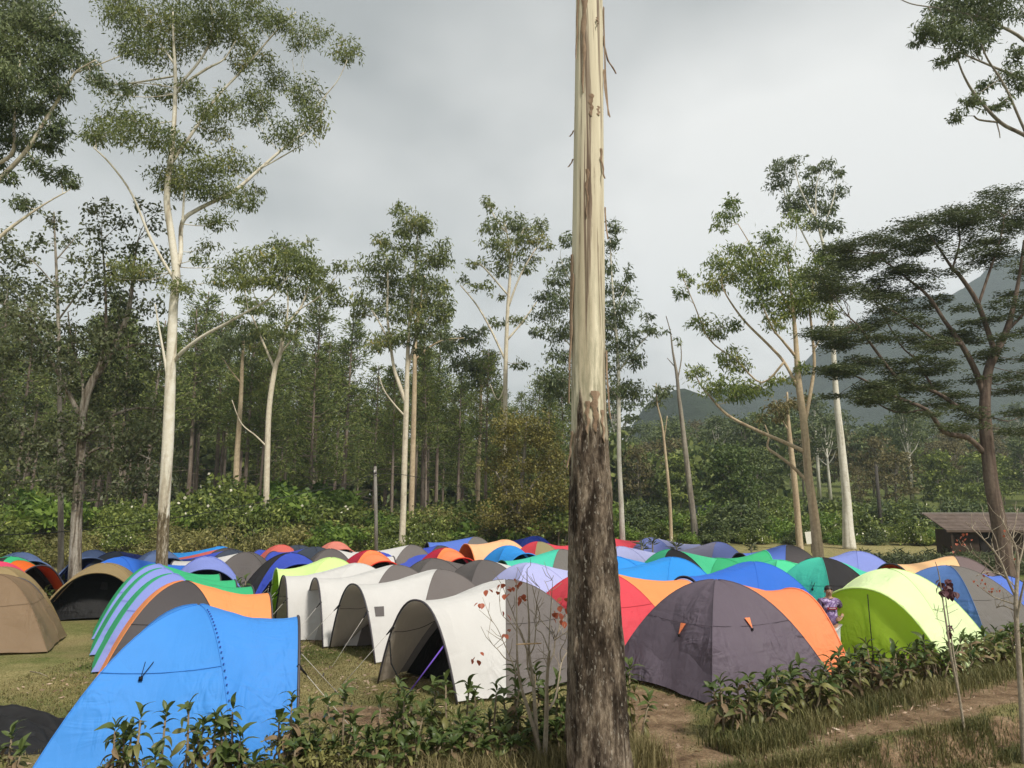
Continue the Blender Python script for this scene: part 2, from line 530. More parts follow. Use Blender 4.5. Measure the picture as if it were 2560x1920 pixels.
    if door:       # the mouth closed by a door; deeper lime paints shade into the same cloth
        mb = MB(); G = []
        for j in range(9):
            row = []
            for i in range(13):
                w = -0.97 + 1.94 * i / 12
                q = Q(w)
                t = j / 8
                row.append((q[0] - 0.05 + 0.04 * math.sin(w * 4 + t * 3), q[1], max(0.16 * (1 - t) + q[2] * t, 0.05) if q[2] > 0.2 else 0.05 + (q[2]) * t))
            G.append(row)
        mb.quad_grid(G)
        dr = mb.build('door', cloth(door), root)
        mb = MB(); mb.tube([(c + 0.01, 0.16, 0.14), (c + 0.005, 0.15, hh * 0.5), (c + 0.01, 0.15, hh * 0.93)], 0.010, 4)
        mb.build('zipper', MAT_STRAP, dr)
    if skirt:
        mb = MB(); mb.tube([(c - 0.1, -hw * 0.9, 0.09), (c - 0.12, 0, 0.10), (c - 0.1, hw * 0.9, 0.09)], 0.11, 8)
        mb.build('ground_sheet', cloth(skirt), root)
    for g in range(guys):
        s = (-1, 1)[g % 2]
        w = 0.62 * s
        q = Vector(Q(w))
        m = MB()
        if g < 2:
            e = Vector((q.x + 0.95, q.y + s * 0.35, 0.0))
        else:
            q = Vector(Q(0.0)); e = Vector((q.x + 1.5, q.y, 0.0))
        m.tube([q, e], 0.005, 4)
        gy = m.build('guy_rope', MAT_ROPE, root)
        m = MB(); m.tube([q, q + (e - q) * 0.13], [0.03, 0.010], 4)
        m.build('strap', MAT_STRAP, gy)
        m = MB(); m.tube([e + Vector((0.03, 0, 0.06)), e - Vector((0.02, 0, 0.10))], 0.010, 5)
        m.build('peg', MAT_POLE, gy)
    def on_panel(ca, cb, s, r):
        x = (ca[0] * (1 - s) + cb[0] * s) * r; y = (ca[1] * (1 - s) + cb[1] * s) * r
        q = 4 * s * (1 - s)
        pull = 1.0 - 0.05 * q * (1 - r)
        v = Vector((x * pull, y * pull, arc_h(r, H) - sag * q * r * (1 - r) * 2))
        nn_ = Vector((ca[0] + cb[0], ca[1] + cb[1], 1.2)).normalized()
        return v + nn_ * 0.012
    for which, s, r, col in tabs:
        ca, cb = {'rear': (rr, rl), 'right': (fr_, rr), 'left': (rl, fl)}[which]
        A = on_panel(ca, cb, s - 0.038, r - 0.035); B = on_panel(ca, cb, s + 0.038, r - 0.035); Cc = on_panel(ca, cb, s, r + 0.045)
        n = (B - A).cross(Cc - A).normalized()
        if n.dot(Vector((A.x, A.y, 0.3))) < 0: n = -n
        A += n * 0.012; B += n * 0.012; Cc += n * 0.022
        m = MB()
        if col == 'cord':
            m.tube([A, Cc], 0.006, 4); m.tube([B, Cc], 0.006, 4)
            m.box((Cc.x - 0.022, Cc.y - 0.022, Cc.z - 0.03), (Cc.x + 0.022, Cc.y + 0.022, Cc.z + 0.015))
            m.build('tie_loop', MAT_STRAP, root)
        else:
            for o_ in (0, 0.008):
                pts = [A + n * o_, B + n * o_, Cc + n * o_]
                m.poly(pts if o_ else pts[::-1])
            tb = m.build('window_tab', cloth(col), root, smooth=False)
            m = MB(); m.box((Cc.x - 0.015, Cc.y - 0.015, Cc.z - 0.035), (Cc.x + 0.015, Cc.y + 0.015, Cc.z + 0.01))
            m.build('toggle', MAT_STRAP, tb)
    if seam and near:   # the sewn line across each side panel
        for ca, cb in ((fr_, rr), (rr, rl), (rl, fl)):
            m = MB(); m.tube([on_panel(ca, cb, t / 10, 0.62) + Vector((0, 0, 0.001)) for t in range(11)], 0.0045, 4)
            m.build('seam', cloth(side if (ca, cb) != (rr, rl) else rear), root)
    if clips:      # small dark clips along the near pole seam
        m = MB()
        for k_ in range(26):
            r_ = 0.16 + 0.8 * k_ / 25
            q_ = Vector((fr_[0] * r_ + 0.03, fr_[1] * r_ - 0.02, arc_h(r_, H)))
            m.box((q_.x - .010, q_.y - .010, q_.z - .006), (q_.x + .010, q_.y + .010, q_.z + .006))
        m.build('seam_clips', cloth('cobalt'), root)['kind'] = 'stuff'
    if strap:
        m = MB()
        q_ = Vector(Q(0.70)) + Vector((0.01, -0.03, 0)); e_ = Vector((c + 0.30, 0.12, 0.0))
        m.tube([q_, e_], 0.013, 4); m.build('door_strap', plain('strap_violet', rgb(120, 90, 200), 0.7), root)
        m = MB()
        m.tube([(c, -hw * .72, .80), (c + .03, -hw * .62, .40), (c + .06, -hw * .25, .07), (c + .06, .1, .05)], 0.012, 4); m.build('loose_strap', MAT_STRAP, root)
    if patch:
        m = MB()
        w0, v0 = patch
        pts = [canopy_pt(w0 + dw, v0 + dv, -0.012) for dw, dv in ((-0.05, -0.08), (0.05, -0.08), (0.05, 0.08), (-0.05, 0.08))]
        pts2 = [canopy_pt(w0 + dw, v0 + dv, -0.004) for dw, dv in ((-0.05, -0.08), (0.05, -0.08), (0.05, 0.08), (-0.05, 0.08))]
        m.poly(pts); m.poly(pts2[::-1])
        m.build('maker_patch', cloth('mid_grey'), root, smooth=False)
    TENTS.append((label, p.x, p.y, d))
    return root

# near left column, backs to the far left, canopies towards the alley
tent('bright blue tent with triangular cord loop, nearest to the low hedge', 498, 1512, 1.80, 18, 'blue', 'blue', c=1.36, a=1.62, bf=0.64, br=1.62, hw=1.35, hh=1.58, skew=0, guys=2, tabs=(('right', 0.66, 0.60, 'cord'),), lining='royal', mouth=False, clips=True)
tent('orange tent with dark grey side right behind the bright blue tent', 462, 1452, 1.80, 25, 'orange', 'dark_grey', c=1.6, a=1.35, bf=0.9, hw=1.25, hh=1.5, guys=1, lining='orange', mouth=False)
tent('lilac tent with green canopy next behind the orange tent', 432, 1434, 1.80, 27, 'green', 'lilac', c=1.7, a=1.2, bf=0.9, hw=1.15, hh=1.45, lining='forest', mouth=False)
tent('lilac and green striped tent, middle one behind the orange tent', 408, 1420, 1.80, 27, 'green', 'lilac', c=1.7, a=1.2, bf=0.9, hw=1.15, hh=1.45, lining='forest', mouth=False)
tent('lilac and green striped tent ending the row beside the olive tent', 392, 1410, 1.78, 27, 'green', 'lilac', c=1.65, a=1.2, bf=0.9, hw=1.15, hh=1.45, lining='forest', mouth=False)
# far left
tent('plain brown tent at the left edge with a cord loop on its wall', -8, 1436, 1.68, 112, 'tan', 'tan', c=1.5, bf=1.2, a=1.45, tabs=(('rear', 0.44, 0.62, 'cord'),), mouth=False, fold=0.06)
tent('small tan tent top showing just above the plain brown tent', 4, 1417, 1.72, 112, 'olive', 'olive', c=1.35, bf=1.2, mouth=False)
tent('pink tent top between the tan tent and the green rimmed tent', -6, 1404, 1.75, 320, 'pink', 'pink', c=1.3, bf=1.0, mouth=False)
tent('charcoal tent with green and orange rim at the left edge', 26, 1392, 1.75, 335, 'rust', 'charcoal', c=1.6, bf=1.0, rear='green', band='green', lining='rust', inner='black')
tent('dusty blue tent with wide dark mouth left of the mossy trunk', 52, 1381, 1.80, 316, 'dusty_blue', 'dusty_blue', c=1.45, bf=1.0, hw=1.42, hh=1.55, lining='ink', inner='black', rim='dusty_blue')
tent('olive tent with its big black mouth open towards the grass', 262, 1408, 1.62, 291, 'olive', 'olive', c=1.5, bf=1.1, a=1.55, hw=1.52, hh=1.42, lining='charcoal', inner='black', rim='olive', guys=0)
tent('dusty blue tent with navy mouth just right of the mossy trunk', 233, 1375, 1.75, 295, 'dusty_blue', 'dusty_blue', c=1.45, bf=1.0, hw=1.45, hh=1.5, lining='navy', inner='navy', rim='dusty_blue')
tent('strong blue tent with dark rear behind the olive tent', 300, 1392, 1.70, 8, 'royal', 'royal', rear='charcoal', c=2.6, hh=1.4, lining='navy')
tent('navy tent with charcoal side behind the strong blue tent', 292, 1379, 1.70, 8, 'navy', 'slate', c=3.0, hh=1.38, lining='ink')
tent('dusty blue tent with dark mouth half behind the white trunk', 400, 1375, 1.80, 308, 'dusty_blue', 'dusty_blue', c=1.45, bf=1.0, hw=1.4, hh=1.55, lining='ink', inner='ink', rim='dusty_blue')
tent('lilac tent with wide navy mouth facing the green canopies', 518, 1392, 1.78, 292, 'lilac', 'lilac', c=1.5, bf=1.0, a=1.5, hw=1.5, hh=1.48, lining='navy', inner='ink', rim='lilac')
tent('grey tent with white canopy swept left, behind the lilac mouth', 616, 1380, 1.80, 190, 'white', 'mid_grey', c=2.5, hh=1.5, lining='lining_grey', rear='mid_grey')
tent('small blue topped tent at the hedge behind the red canopy', 551, 1366, 1.75, 200, 'sky', 'sky', mouth=False)
tent('charcoal tent with a flat red canopy at the hedge', 566, 1370, 1.72, 185, 'coral', 'dark_grey', c=3.0, hh=1.25, rear='dark_grey', lining='crimson')
tent('slate tent with a cobalt canopy in front of the red canopy', 580, 1374, 1.72, 188, 'cobalt', 'slate', c=2.9, hh=1.3, rear='slate', lining='navy')
tent('coral red tent with low dark mouth beside the hedge', 703, 1362, 1.78, 300, 'coral', 'coral', c=1.45, bf=1.0, hw=1.45, hh=1.45, lining='charcoal', rim='coral')
tent('blue and slate tent right of the coral red tent', 745, 1363, 1.75, 160, 'cobalt', 'slate', rear='slate', mouth=False)
tent('blue and slate tent in front of the salmon tent', 787, 1367, 1.75, 160, 'cobalt', 'slate', rear='slate', mouth=False)
tent('salmon tent with small dark mouth at the hedge', 840, 1354, 1.80, 300, 'salmon', 'salmon', c=1.45, bf=1.0, hw=1.45, hh=1.45, lining='charcoal', rim='salmon')
tent('grey tent with white canopy on the right, behind the lime dome', 826, 1372, 1.80, 20, 'white', 'mid_grey', rear='mid_grey', c=2.6, hh=1.45, mouth=False)
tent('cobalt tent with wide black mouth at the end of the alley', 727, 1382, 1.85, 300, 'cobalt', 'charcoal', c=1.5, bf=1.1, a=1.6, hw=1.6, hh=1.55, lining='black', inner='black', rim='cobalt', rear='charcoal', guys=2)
# second column, canopies towards the alley
tent('pale lime tent ending the row of white canopies', 829, 1394, 1.80, 205, 'lime', 'lime', c=1.65, lining='lime_door', hh=1.5, guys=2, inner='charcoal', rim='lime')
tent('white tent with hoop beside the pale lime canopy', 893, 1408, 1.80, 205, 'white', 'white', c=1.95, lining='lining_grey', hh=1.52, guys=2, inner='charcoal')
tent('white tent with grey side, third hoop from the low hedge', 990, 1412, 1.80, 206, 'white', 'grey', rear='grey', c=2.1, lining='lining_grey', hh=1.52, guys=2, inner='charcoal')
tent('white tent with grey side and maker patch, second hoop', 1096, 1423, 1.80, 216, 'white', 'grey', rear='grey', c=2.2, lining='lining_grey', hh=1.55, guys=2, inner='charcoal', patch=(0.62, 0.80))
tent('white tent with grey side behind the red leaved shrub', 1264, 1449, 1.80, 225, 'white', 'grey', rear='grey', c=2.2, a=1.5, bf=1.45, lining='lining_grey', hh=1.56, hw=1.12, guys=1, inner='black', strap=True, tabs=(('left', 0.4, 0.7, 'cord'),))
# middle back
tent('orange tent with crimson side and dark mouth by the grey pole', 925, 1376, 1.78, 302, 'hot_orange', 'crimson', c=1.5, bf=1.0, hw=1.4, hh=1.42, lining='charcoal', rim='scarlet', rear='crimson', band='bright_orange')
tent('white tent with grey back beyond the orange mouths', 1030, 1362, 1.80, 195, 'white', 'grey', rear='grey', c=2.8, hh=1.5, lining='lining_grey')
tent('cobalt tent with navy hoop and grey top in the back rows', 1100, 1364, 1.75, 200, 'cobalt', 'dark_grey', rear='dark_grey', c=2.9, hh=1.5, lining='navy', inner='ink')
tent('orange tent with crimson side nearest the dark grey tents', 1115, 1370, 1.78, 302, 'hot_orange', 'crimson', c=1.5, bf=1.0, hw=1.4, hh=1.42, lining='charcoal', rim='scarlet', rear='crimson', band='bright_orange')
tent('dark grey tent left of a twin, behind the white canopies', 1084, 1396, 1.78, 25, 'mid_grey', 'mid_grey', rear='mid_grey', mouth=False)
tent('dark grey tent right of a twin, beside the pale lilac tent', 1208, 1400, 1.80, 30, 'white', 'mid_grey', rear='mid_grey', mouth=False)
tent('periwinkle tent with navy hoop and grey back below the olive tree', 1188, 1342, 1.80, 198, 'periwinkle', 'stone', rear='stone', c=2.9, hh=1.5, lining='ink', inner='ink')
tent('peach tent with orange hooped mouth on its left', 1262, 1349, 1.80, 215, 'peach', 'peach', c=2.6, hh=1.6, lining='rust', inner='charcoal', rim='orange')
tent('sky blue tent with deep blue mouth in front of the peach tent', 1272, 1364, 1.80, 300, 'sky', 'sky', c=1.55, bf=1.0, hw=1.5, hh=1.5, lining='navy', inner='ink', rim='sky', guys=1)
tent('navy tent at the back under the olive tree', 1337, 1340, 1.80, 160, 'navy', 'navy', mouth=False)
tent('red and khaki tent in front of the navy tent', 1345, 1354, 1.75, 35, 'red', 'khaki', rear='red', mouth=False)
tent('teal tent with grey back left of the great trunk', 1402, 1373, 1.80, 205, 'teal', 'stone', rear='stone', c=2.6, hh=1.4, lining='forest', inner='forest', rim='forest')
tent('pale lilac tent behind the red leaved shrub', 1322, 1407, 1.80, 28, 'pale_lilac', 'pale_lilac', c=2.6, hh=1.45, mouth=False)
tent('red tent at the back half hidden by the great trunk', 1488, 1336, 1.80, 10, 'red', 'khaki', rear='red', c=2.9, hh=1.4, mouth=False)
tent('large red tent with orange canopy right behind the great trunk', 1490, 1426, 1.85, 28, 'orange', 'red', rear='red', c=2.6, a=1.55, br=1.5, hh=1.55, mouth=False, rim='pale_lilac')
# right field
tent('plum grey tent with orange canopy and two orange tabs', 1790, 1449, 1.85, 26, 'hot_orange', 'plum_grey', rear='plum_grey', c=2.0, a=1.5, bf=1.4, br=1.5, hh=1.60, hw=1.36, mouth=False, fold=0.13, tabs=(('rear', 0.42, 0.66, 'hot_orange'), ('right', 0.52, 0.60, 'hot_orange')), rim='hot_orange')
tent('pale lilac tent just right of the great trunk', 1552, 1366, 1.80, 15, 'pale_lilac', 'pale_lilac', c=2.9, hh=1.45, mouth=False)
tent('sky blue tent half hidden by the right side of the great trunk', 1532, 1390, 1.80, 20, 'sky', 'sky', c=2.4, mouth=False)
tent('green tent with charcoal stripe between two blue tents', 1676, 1374, 1.80, 15, 'mint', 'charcoal', rear='mint', c=3.0, hh=1.4, mouth=False)
tent('wrinkled lilac tent behind the small palms', 1628, 1344, 1.80, 10, 'pale_lilac', 'lilac', rear='lilac', c=3.0, hh=1.4, mouth=False)
tent('grey and lilac tent with dark hoop before the far lawn', 1794, 1355, 1.80, 195, 'grey_lilac', 'lilac', rear='lilac', c=3.0, hh=1.35, lining='ink', inner='ink')
tent('sky blue tent with navy hoop beside the orange canopy', 1680, 1393, 1.80, 205, 'sky', 'sky', c=2.5, hh=1.5, lining='navy', inner='ink')
tent('green tent with raised square canopy behind the royal blue tent', 1800, 1395, 1.45, 12, 'green', 'green', c=2.0, hh=1.72, hw=1.1, mouth=False, rim='mint')
tent('royal blue tent with navy hoop above the plum grey tent', 1884, 1404, 1.82, 208, 'royal', 'royal', c=2.5, a=1.55, hh=1.5, lining='navy', inner='ink')
tent('small green tent showing between the royal blue and jade tents', 1945, 1400, 1.70, 20, 'mint', 'mint', mouth=False)
tent('blue tent with grey back and black hoop by the white notice', 1967, 1362, 1.80, 200, 'periwinkle', 'dark_grey', rear='dark_grey', c=2.7, hh=1.45, lining='ink', inner='black')
tent('jade tent with charcoal stripe and pointed top', 2053, 1394, 1.88, 30, 'teal', 'charcoal', rear='teal', c=2.7, hh=1.35, mouth=False, tabs=(('rear', 0.3, 0.62, 'cord'), ('rear', 0.7, 0.62, 'cord')))
tent('plain lilac tent at the back right near the dark hedge', 2142, 1378, 1.75, 200, 'lilac', 'lilac', rear='lilac', mouth=False)
tent('big lime tent with closed green door behind the man', 2222, 1422, 1.92, 226, 'lime_white', 'lime_white', c=1.85, a=1.65, bf=1.3, br=1.55, hh=1.62, hw=1.6, mouth=False, door='lime_door', rim='lime', guys=1, skirt='forest', rear='lime')
tent('peach tent with brown back and orange black mouth', 2384, 1390, 1.80, 205, 'sand', 'brown_grey', rear='brown_grey', c=3.0, hh=1.62, lining='rust', inner='black')
tent('steel blue and grey tent at the right behind the hedge', 2370, 1414, 1.85, 32, 'periwinkle', 'stone', rear='steel_blue', c=2.7, a=1.6, br=1.55, bf=1.5, hh=1.5, mouth=False, fold=0.05)

# ------------------------------------------------------------------ ground
def axis(fine_lo, fine_hi, step, far_lo, far_hi):
    a = list(np.arange(fine_lo, fine_hi + 1e-6, step))
    s, x = step, a[0]
    L = []
    while x > far_lo:
        s = min(s * 1.22, 60); x -= s; L.append(x)
    s, x = step, a[-1]
    R = []
    while x < far_hi:
        s = min(s * 1.22, 60); x += s; R.append(x)
    return L[::-1] + a + R

GX = axis(-9, 13, 0.14, -1400, 1400)
GY = axis(7.2, 19.5, 0.14, -60, 1500)

def seg_d(px, py, ax, ay, bx, by):
    vx, vy = bx - ax, by - ay
    t = max(0, min(1, ((px - ax) * vx + (py - ay) * vy) / (vx * vx + vy * vy)))
    return math.hypot(px - ax - vx * t, py - ay - vy * t)

PATHS = [  # trodden earth: (ax, ay, bx, by, half width)
    (1.5, 9.2, 3.0, 10.2, 0.75), (3.0, 10.2, 8.4, 13.65, 0.42), (8.4, 13.65, 16.0, 18.9, 0.5), (1.7, 10.2, 2.2, 13.6, 0.8), (0.2, 8.2, 1.9, 9.2, 0.7),
    (-2.6, 12.3, -1.7, 12.0, 0.5), ]
def dirt(x, y):
    n = noise.fractal(Vector((x * 0.55, y * 0.55, 7.7)), 1.0, 2.0, 4)
    m = 0.30 * sstep(0.05, 0.5, n)
    for ax, ay, bx, by, w in PATHS:
        d = seg_d(x, y, ax, ay, bx, by) + 0.35 * noise.noise(Vector((x * 1.6, y * 1.6, 2.2)))
        m = max(m, 1 - sstep(w * 0.5, w * 1.3, d))
    s, u = step_s(x, y)
    if u > 0 and -0.05 < s < 0.25: m = max(m, 1.0)       # the cut face of the bank is bare soil
    return m

def lush(x, y):
    """how green the grass is"""
    n = noise.fractal(Vector((x * 0.35, y * 0.35, 1.7)), 1.0, 2.0, 3)
    g = 0.22 + 0.5 * n
    if -9 < x < -6.0 and 16.0 < y < 20.5: g += 0.55          # fresh patch beside the brown tent
    s, u = step_s(x, y)
    if u > 0 and -0.35 < s < 0.1 or s > 0.5: g += 0.25
    if y > 52: g -= 0.05
    return max(0.0, min(1.0, g))

ny_, nx_ = len(GY), len(GX)
V = np.zeros((ny_, nx_, 3), dtype=np.float32)
dcol = np.zeros((ny_, nx_), dtype=np.float32); gcol = np.zeros((ny_, nx_), dtype=np.float32)
for j, y in enumerate(GY):
    for i, x in enumerate(GX):
        V[j, i] = (x, y, gz(x, y))
        if 6 < y < 70 and abs(x) < 45:
            dcol[j, i] = dirt(x, y); gcol[j, i] = lush(x, y)
        else:
            dcol[j, i] = 0.12; gcol[j, i] = 0.35 if y < 62 else 0.75
idx = np.arange(ny_ * nx_).reshape(ny_, nx_)
Fq = np.stack([idx[:-1, :-1], idx[:-1, 1:], idx[1:, 1:], idx[1:, :-1]], -1).reshape(-1, 4)

gm, N, L, out = new_mat('dry_grass_ground')
tc = N.new('ShaderNodeTexCoord')
ad = nnode(N, 'ShaderNodeAttribute', attribute_name='dirt')
ag = nnode(N, 'ShaderNodeAttribute', attribute_name='lush')
nA = nnode(N, 'ShaderNodeTexNoise', Scale=26.0, Detail=6.0, Roughness=0.75)
nB = nnode(N, 'ShaderNodeTexNoise', Scale=2.6, Detail=5.0, Roughness=0.65)
nC = nnode(N, 'ShaderNodeTexNoise', Scale=90.0, Detail=3.0, Roughness=0.7)
for n_ in (nA, nB, nC): L.new(tc.outputs['Object'], n_.inputs['Vector'])
def ramp(stops, src):
    r = N.new('ShaderNodeValToRGB'); e = r.color_ramp.elements
    e[0].position, e[0].color = stops[0][0], tuple(stops[0][1]) + (1,)
    e[1].position, e[1].color = stops[-1][0], tuple(stops[-1][1]) + (1,)
    for p_, c_ in stops[1:-1]:
        k = e.new(p_); k.color = tuple(c_) + (1,)
    L.new(src, r.inputs[0])
    return r.outputs[0]
def mixc(f, a, b, bt='MIX'):
    m = nnode(N, 'ShaderNodeMix', data_type='RGBA', blend_type=bt)
    if isinstance(f, float): m.inputs['Factor'].default_value = f
    else: L.new(f, m.inputs['Factor'])
    L.new(a, m.inputs['A']); L.new(b, m.inputs['B'])
    return m.outputs['Result']
dry = ramp([(0.32, (0.085, 0.062, 0.026)), (0.48, (0.26, 0.225, 0.095)), (0.66, (0.48, 0.42, 0.22))], nA.outputs['Fac'])
grn = ramp([(0.30, (0.040, 0.055, 0.015)), (0.55, (0.12, 0.15, 0.042)), (0.75, (0.24, 0.25, 0.09))], nA.outputs['Fac'])
soil = ramp([(0.28, (0.085, 0.055, 0.035)), (0.5, (0.205, 0.145, 0.092)), (0.75, (0.33, 0.25, 0.165))], nB.outputs['Fac'])
soil = mixc(0.55, soil, nC.outputs['Color'], 'OVERLAY')
soil = mixc(0.75, soil, ramp([(0.35, (0.22, 0.22, 0.22)), (0.62, (0.85, 0.82, 0.78))], nA.outputs['Fac']), 'OVERLAY')
gl = nnode(N, 'ShaderNodeMath', operation='MULTIPLY_ADD'); L.new(nB.outputs['Fac'], gl.inputs[0]); gl.inputs[1].default_value = 1.1
L.new(ag.outputs['Fac'], gl.inputs[2])
gl2 = nnode(N, 'ShaderNodeMapRange'); gl2.inputs['From Min'].default_value = 0.55; gl2.inputs['From Max'].default_value = 1.15
L.new(gl.outputs[0], gl2.inputs['Value'])
grass_c = mixc(gl2.outputs[0], dry, grn)
dm = nnode(N, 'ShaderNodeMath', operation='MULTIPLY_ADD'); L.new(nA.outputs['Fac'], dm.inputs[0]); dm.inputs[1].default_value = 1.3
L.new(ad.outputs['Fac'], dm.inputs[2])
dm2 = nnode(N, 'ShaderNodeMapRange'); dm2.inputs['From Min'].default_value = 0.75; dm2.inputs['From Max'].default_value = 1.45
L.new(dm.outputs[0], dm2.inputs['Value'])
gc = mixc(dm2.outputs[0], grass_c, soil)
b = nnode(N, 'ShaderNodeBsdfPrincipled', Roughness=0.95); b.inputs['Specular IOR Level'].default_value = 0.05
L.new(gc, b.inputs['Base Color'])
bp = nnode(N, 'ShaderNodeBump', Strength=0.8, Distance=0.03)
sm = nnode(N, 'ShaderNodeMath', operation='ADD'); L.new(nA.outputs['Fac'], sm.inputs[0]); L.new(nC.outputs['Fac'], sm.inputs[1])
L.new(sm.outputs[0], bp.inputs['Height']); L.new(bp.outputs[0], b.inputs['Normal'])
L.new(b.outputs[0], out.inputs['Surface'])

me = np_mesh('ground', V.reshape(-1, 3), Fq, gm, smooth=True)
for nm, arr in (('dirt', dcol), ('lush', gcol)):
    a_ = me.attributes.new(nm, 'FLOAT', 'POINT'); a_.data.foreach_set('value', arr.ravel())
tag(link('ground', me), kind='structure')

# ------------------------------------------------------------------ mountain and near hill, far behind, rising to the right
def ridge(name, y0, y1, x0, x1, hfun, col, nx=90, ny=26):
    Vv = []
    for j in range(ny + 1):
        t = j / ny
        y = y0 + (y1 - y0) * t
        for i in range(nx + 1):
            x = x0 + (x1 - x0) * i / nx
            prof = math.sin(min(1.0, t * 1.25) * math.pi / 2) if t < 0.8 else math.cos((t - 0.8) / 0.2 * math.pi / 2) 
            rid = noise.fractal(Vector((x * 0.012, y * 0.006, 3.1)), 1.0, 2.1, 5)
            h = hfun(x) * prof * (1 + 0.07 * rid) + 3 * noise.noise(Vector((x * 0.06, y * 0.06, 8)))
            Vv.append((x, y, h))
    idn = np.arange((nx + 1) * (ny + 1)).reshape(ny + 1, nx + 1)
    Ff = np.stack([idn[:-1, :-1], idn[:-1, 1:], idn[1:, 1:], idn[1:, :-1]], -1).reshape(-1, 4)
    m, N2, L2, out2 = new_mat(name + '_forest')
    tc2 = N2.new('ShaderNodeTexCoord'); n2 = nnode(N2, 'ShaderNodeTexNoise', Scale=0.06, Detail=8.0, Roughness=0.75)
    L2.new(tc2.outputs['Object'], n2.inputs['Vector'])
    r2 = N2.new('ShaderNodeValToRGB'); r2.color_ramp.elements[0].position = 0.3; r2.color_ramp.elements[1].position = 0.7
    r2.color_ramp.elements[0].color = tuple(c * 0.5 for c in col) + (1,); r2.color_ramp.elements[1].color = tuple(c * 1.5 for c in col) + (1,)
    L2.new(n2.outputs['Fac'], r2.inputs[0])
    b2 = nnode(N2, 'ShaderNodeBsdfDiffuse'); L2.new(r2.outputs[0], b2.inputs['Color'])
    bb = nnode(N2, 'ShaderNodeBump', Strength=1.0, Distance=6.0); L2.new(n2.outputs['Fac'], bb.inputs['Height']); L2.new(bb.outputs[0], b2.inputs['Normal'])
    L2.new(b2.outputs[0], out2.inputs['Surface'])
    return tag(link(name, np_mesh(name, Vv, Ff, m, True)), kind='structure')

ridge('mountain', 640, 1080, 120, 1150, lambda x: max(20, 172 + (x - 306) * 0.52 + 14 * math.sin(x * 0.03)) if x < 640 else 346 + 40 * math.sin((x - 640) * 0.006), (0.030, 0.042, 0.026))
ridge('hill', 430, 640, 40, 330, lambda x: 100 * math.exp(-((x - 128) / 62) ** 2) + 26 * sstep(90, 220, x), (0.032, 0.046, 0.024), 60, 18)

# ------------------------------------------------------------------ foliage helpers
def unit(A):
    return A / np.maximum(np.linalg.norm(A, axis=-1, keepdims=True), 1e-9)

def leaf_verts(P, D, Ln, Wd, rg=None, fold=0.0):
    """one four-cornered leaf for every base point P along direction D"""
    rg = rg or rng
    n = len(P)
    D = unit(D)
    S = unit(np.cross(D, rg.normal(size=(n, 3))))
    Ln = np.broadcast_to(Ln, (n,))[:, None]; Wd = np.broadcast_to(Wd, (n,))[:, None]
    mid = P + D * Ln * 0.45
    q = np.stack([P, mid + S * Wd * 0.5, P + D * Ln, mid - S * Wd * 0.5], 1)
    return q.reshape(-1, 3)

def quads(n):
    return np.arange(n * 4, dtype=np.int32).reshape(n, 4)

def cloud_leaves(C, R, n, ln, wd, droop=0.9, flat=0.0, rg=None, tuft=12, upper=0.25):
    """leaf quads in one clump: tufts spread through an ellipsoid, leaves hanging round each"""
    rg = rg or rng
    nt = max(3, n // tuft)
    d = unit(rg.normal(size=(nt, 3)))
    r = rg.uniform(0.10, 1.25, size=(nt, 1)) ** 0.6
    T = d * r
    T[:, 2] = np.abs(T[:, 2]) * (1 - upper) + T[:, 2] * upper
    T[:, 2] -= 0.35
    T = T * np.asarray(R) + np.asarray(C)
    k = rg.integers(0, nt, size=n)
    sp = 0.17 * np.asarray(R)
    P = T[k] + rg.normal(size=(n, 3)) * np.minimum(sp, 1.6 * ln)
    D = rg.normal(size=(n, 3)) * 0.75 + (P - T[k]) / (1.6 * ln) * 0.5
    D[:, 2] -= droop
    if flat: D[:, 2] *= (1 - flat)
    return leaf_verts(P, D, ln * rg.uniform(0.65, 1.25, n), wd * rg.uniform(0.7, 1.3, n), rg)

LEAF_EUC = leafmat('leaf_eucalypt', (0.089, 0.122, 0.043), (0.246, 0.276, 0.087), 0.35, 0.45, (0.432, 0.356, 0.107))
LEAF_EUC_Y = leafmat('leaf_eucalypt_yellow', (0.091, 0.139, 0.037), (0.280, 0.327, 0.082), 0.35, 0.45, (0.420, 0.373, 0.093))
LEAF_EUC_D = leafmat('leaf_eucalypt_dark', (0.068, 0.098, 0.046), (0.182, 0.216, 0.089), 0.3, 0.5)  # darker, duller leaf colours used for whole crowns
LEAF_DARK = leafmat('leaf_broad_dark', (0.049, 0.068, 0.030), (0.168, 0.186, 0.086), 0.25, 0.45)
LEAF_FEATHER = leafmat('leaf_feathery', (0.039, 0.055, 0.023), (0.117, 0.140, 0.051), 0.3, 0.5)
LEAF_OLIVE = leafmat('leaf_olive_yellow', (0.086, 0.084, 0.025), (0.297, 0.265, 0.072), 0.3, 0.5)
LEAF_PINE = leafmat('pine_needles', (0.065, 0.109, 0.033), (0.239, 0.271, 0.074), 0.25, 0.6)
LEAF_WOOD = leafmat('leaf_woodland', (0.055, 0.083, 0.032), (0.189, 0.229, 0.074), 0.25, 0.55)
LEAF_WOOD_B = leafmat('leaf_woodland_brown', (0.083, 0.075, 0.032), (0.217, 0.184, 0.073), 0.25, 0.55)
LEAF_BUSH = leafmat('leaf_bush', (0.070, 0.106, 0.025), (0.270, 0.319, 0.072), 0.3, 0.5, (0.514, 0.531, 0.145))
LEAF_BUSH_B = leafmat('leaf_bush_dry', (0.107, 0.108, 0.037), (0.321, 0.302, 0.101), 0.3, 0.55, (0.475, 0.346, 0.147))
LEAF_BUSH_G = leafmat('leaf_bush_fresh', (0.059, 0.116, 0.019), (0.237, 0.339, 0.059), 0.35, 0.5)

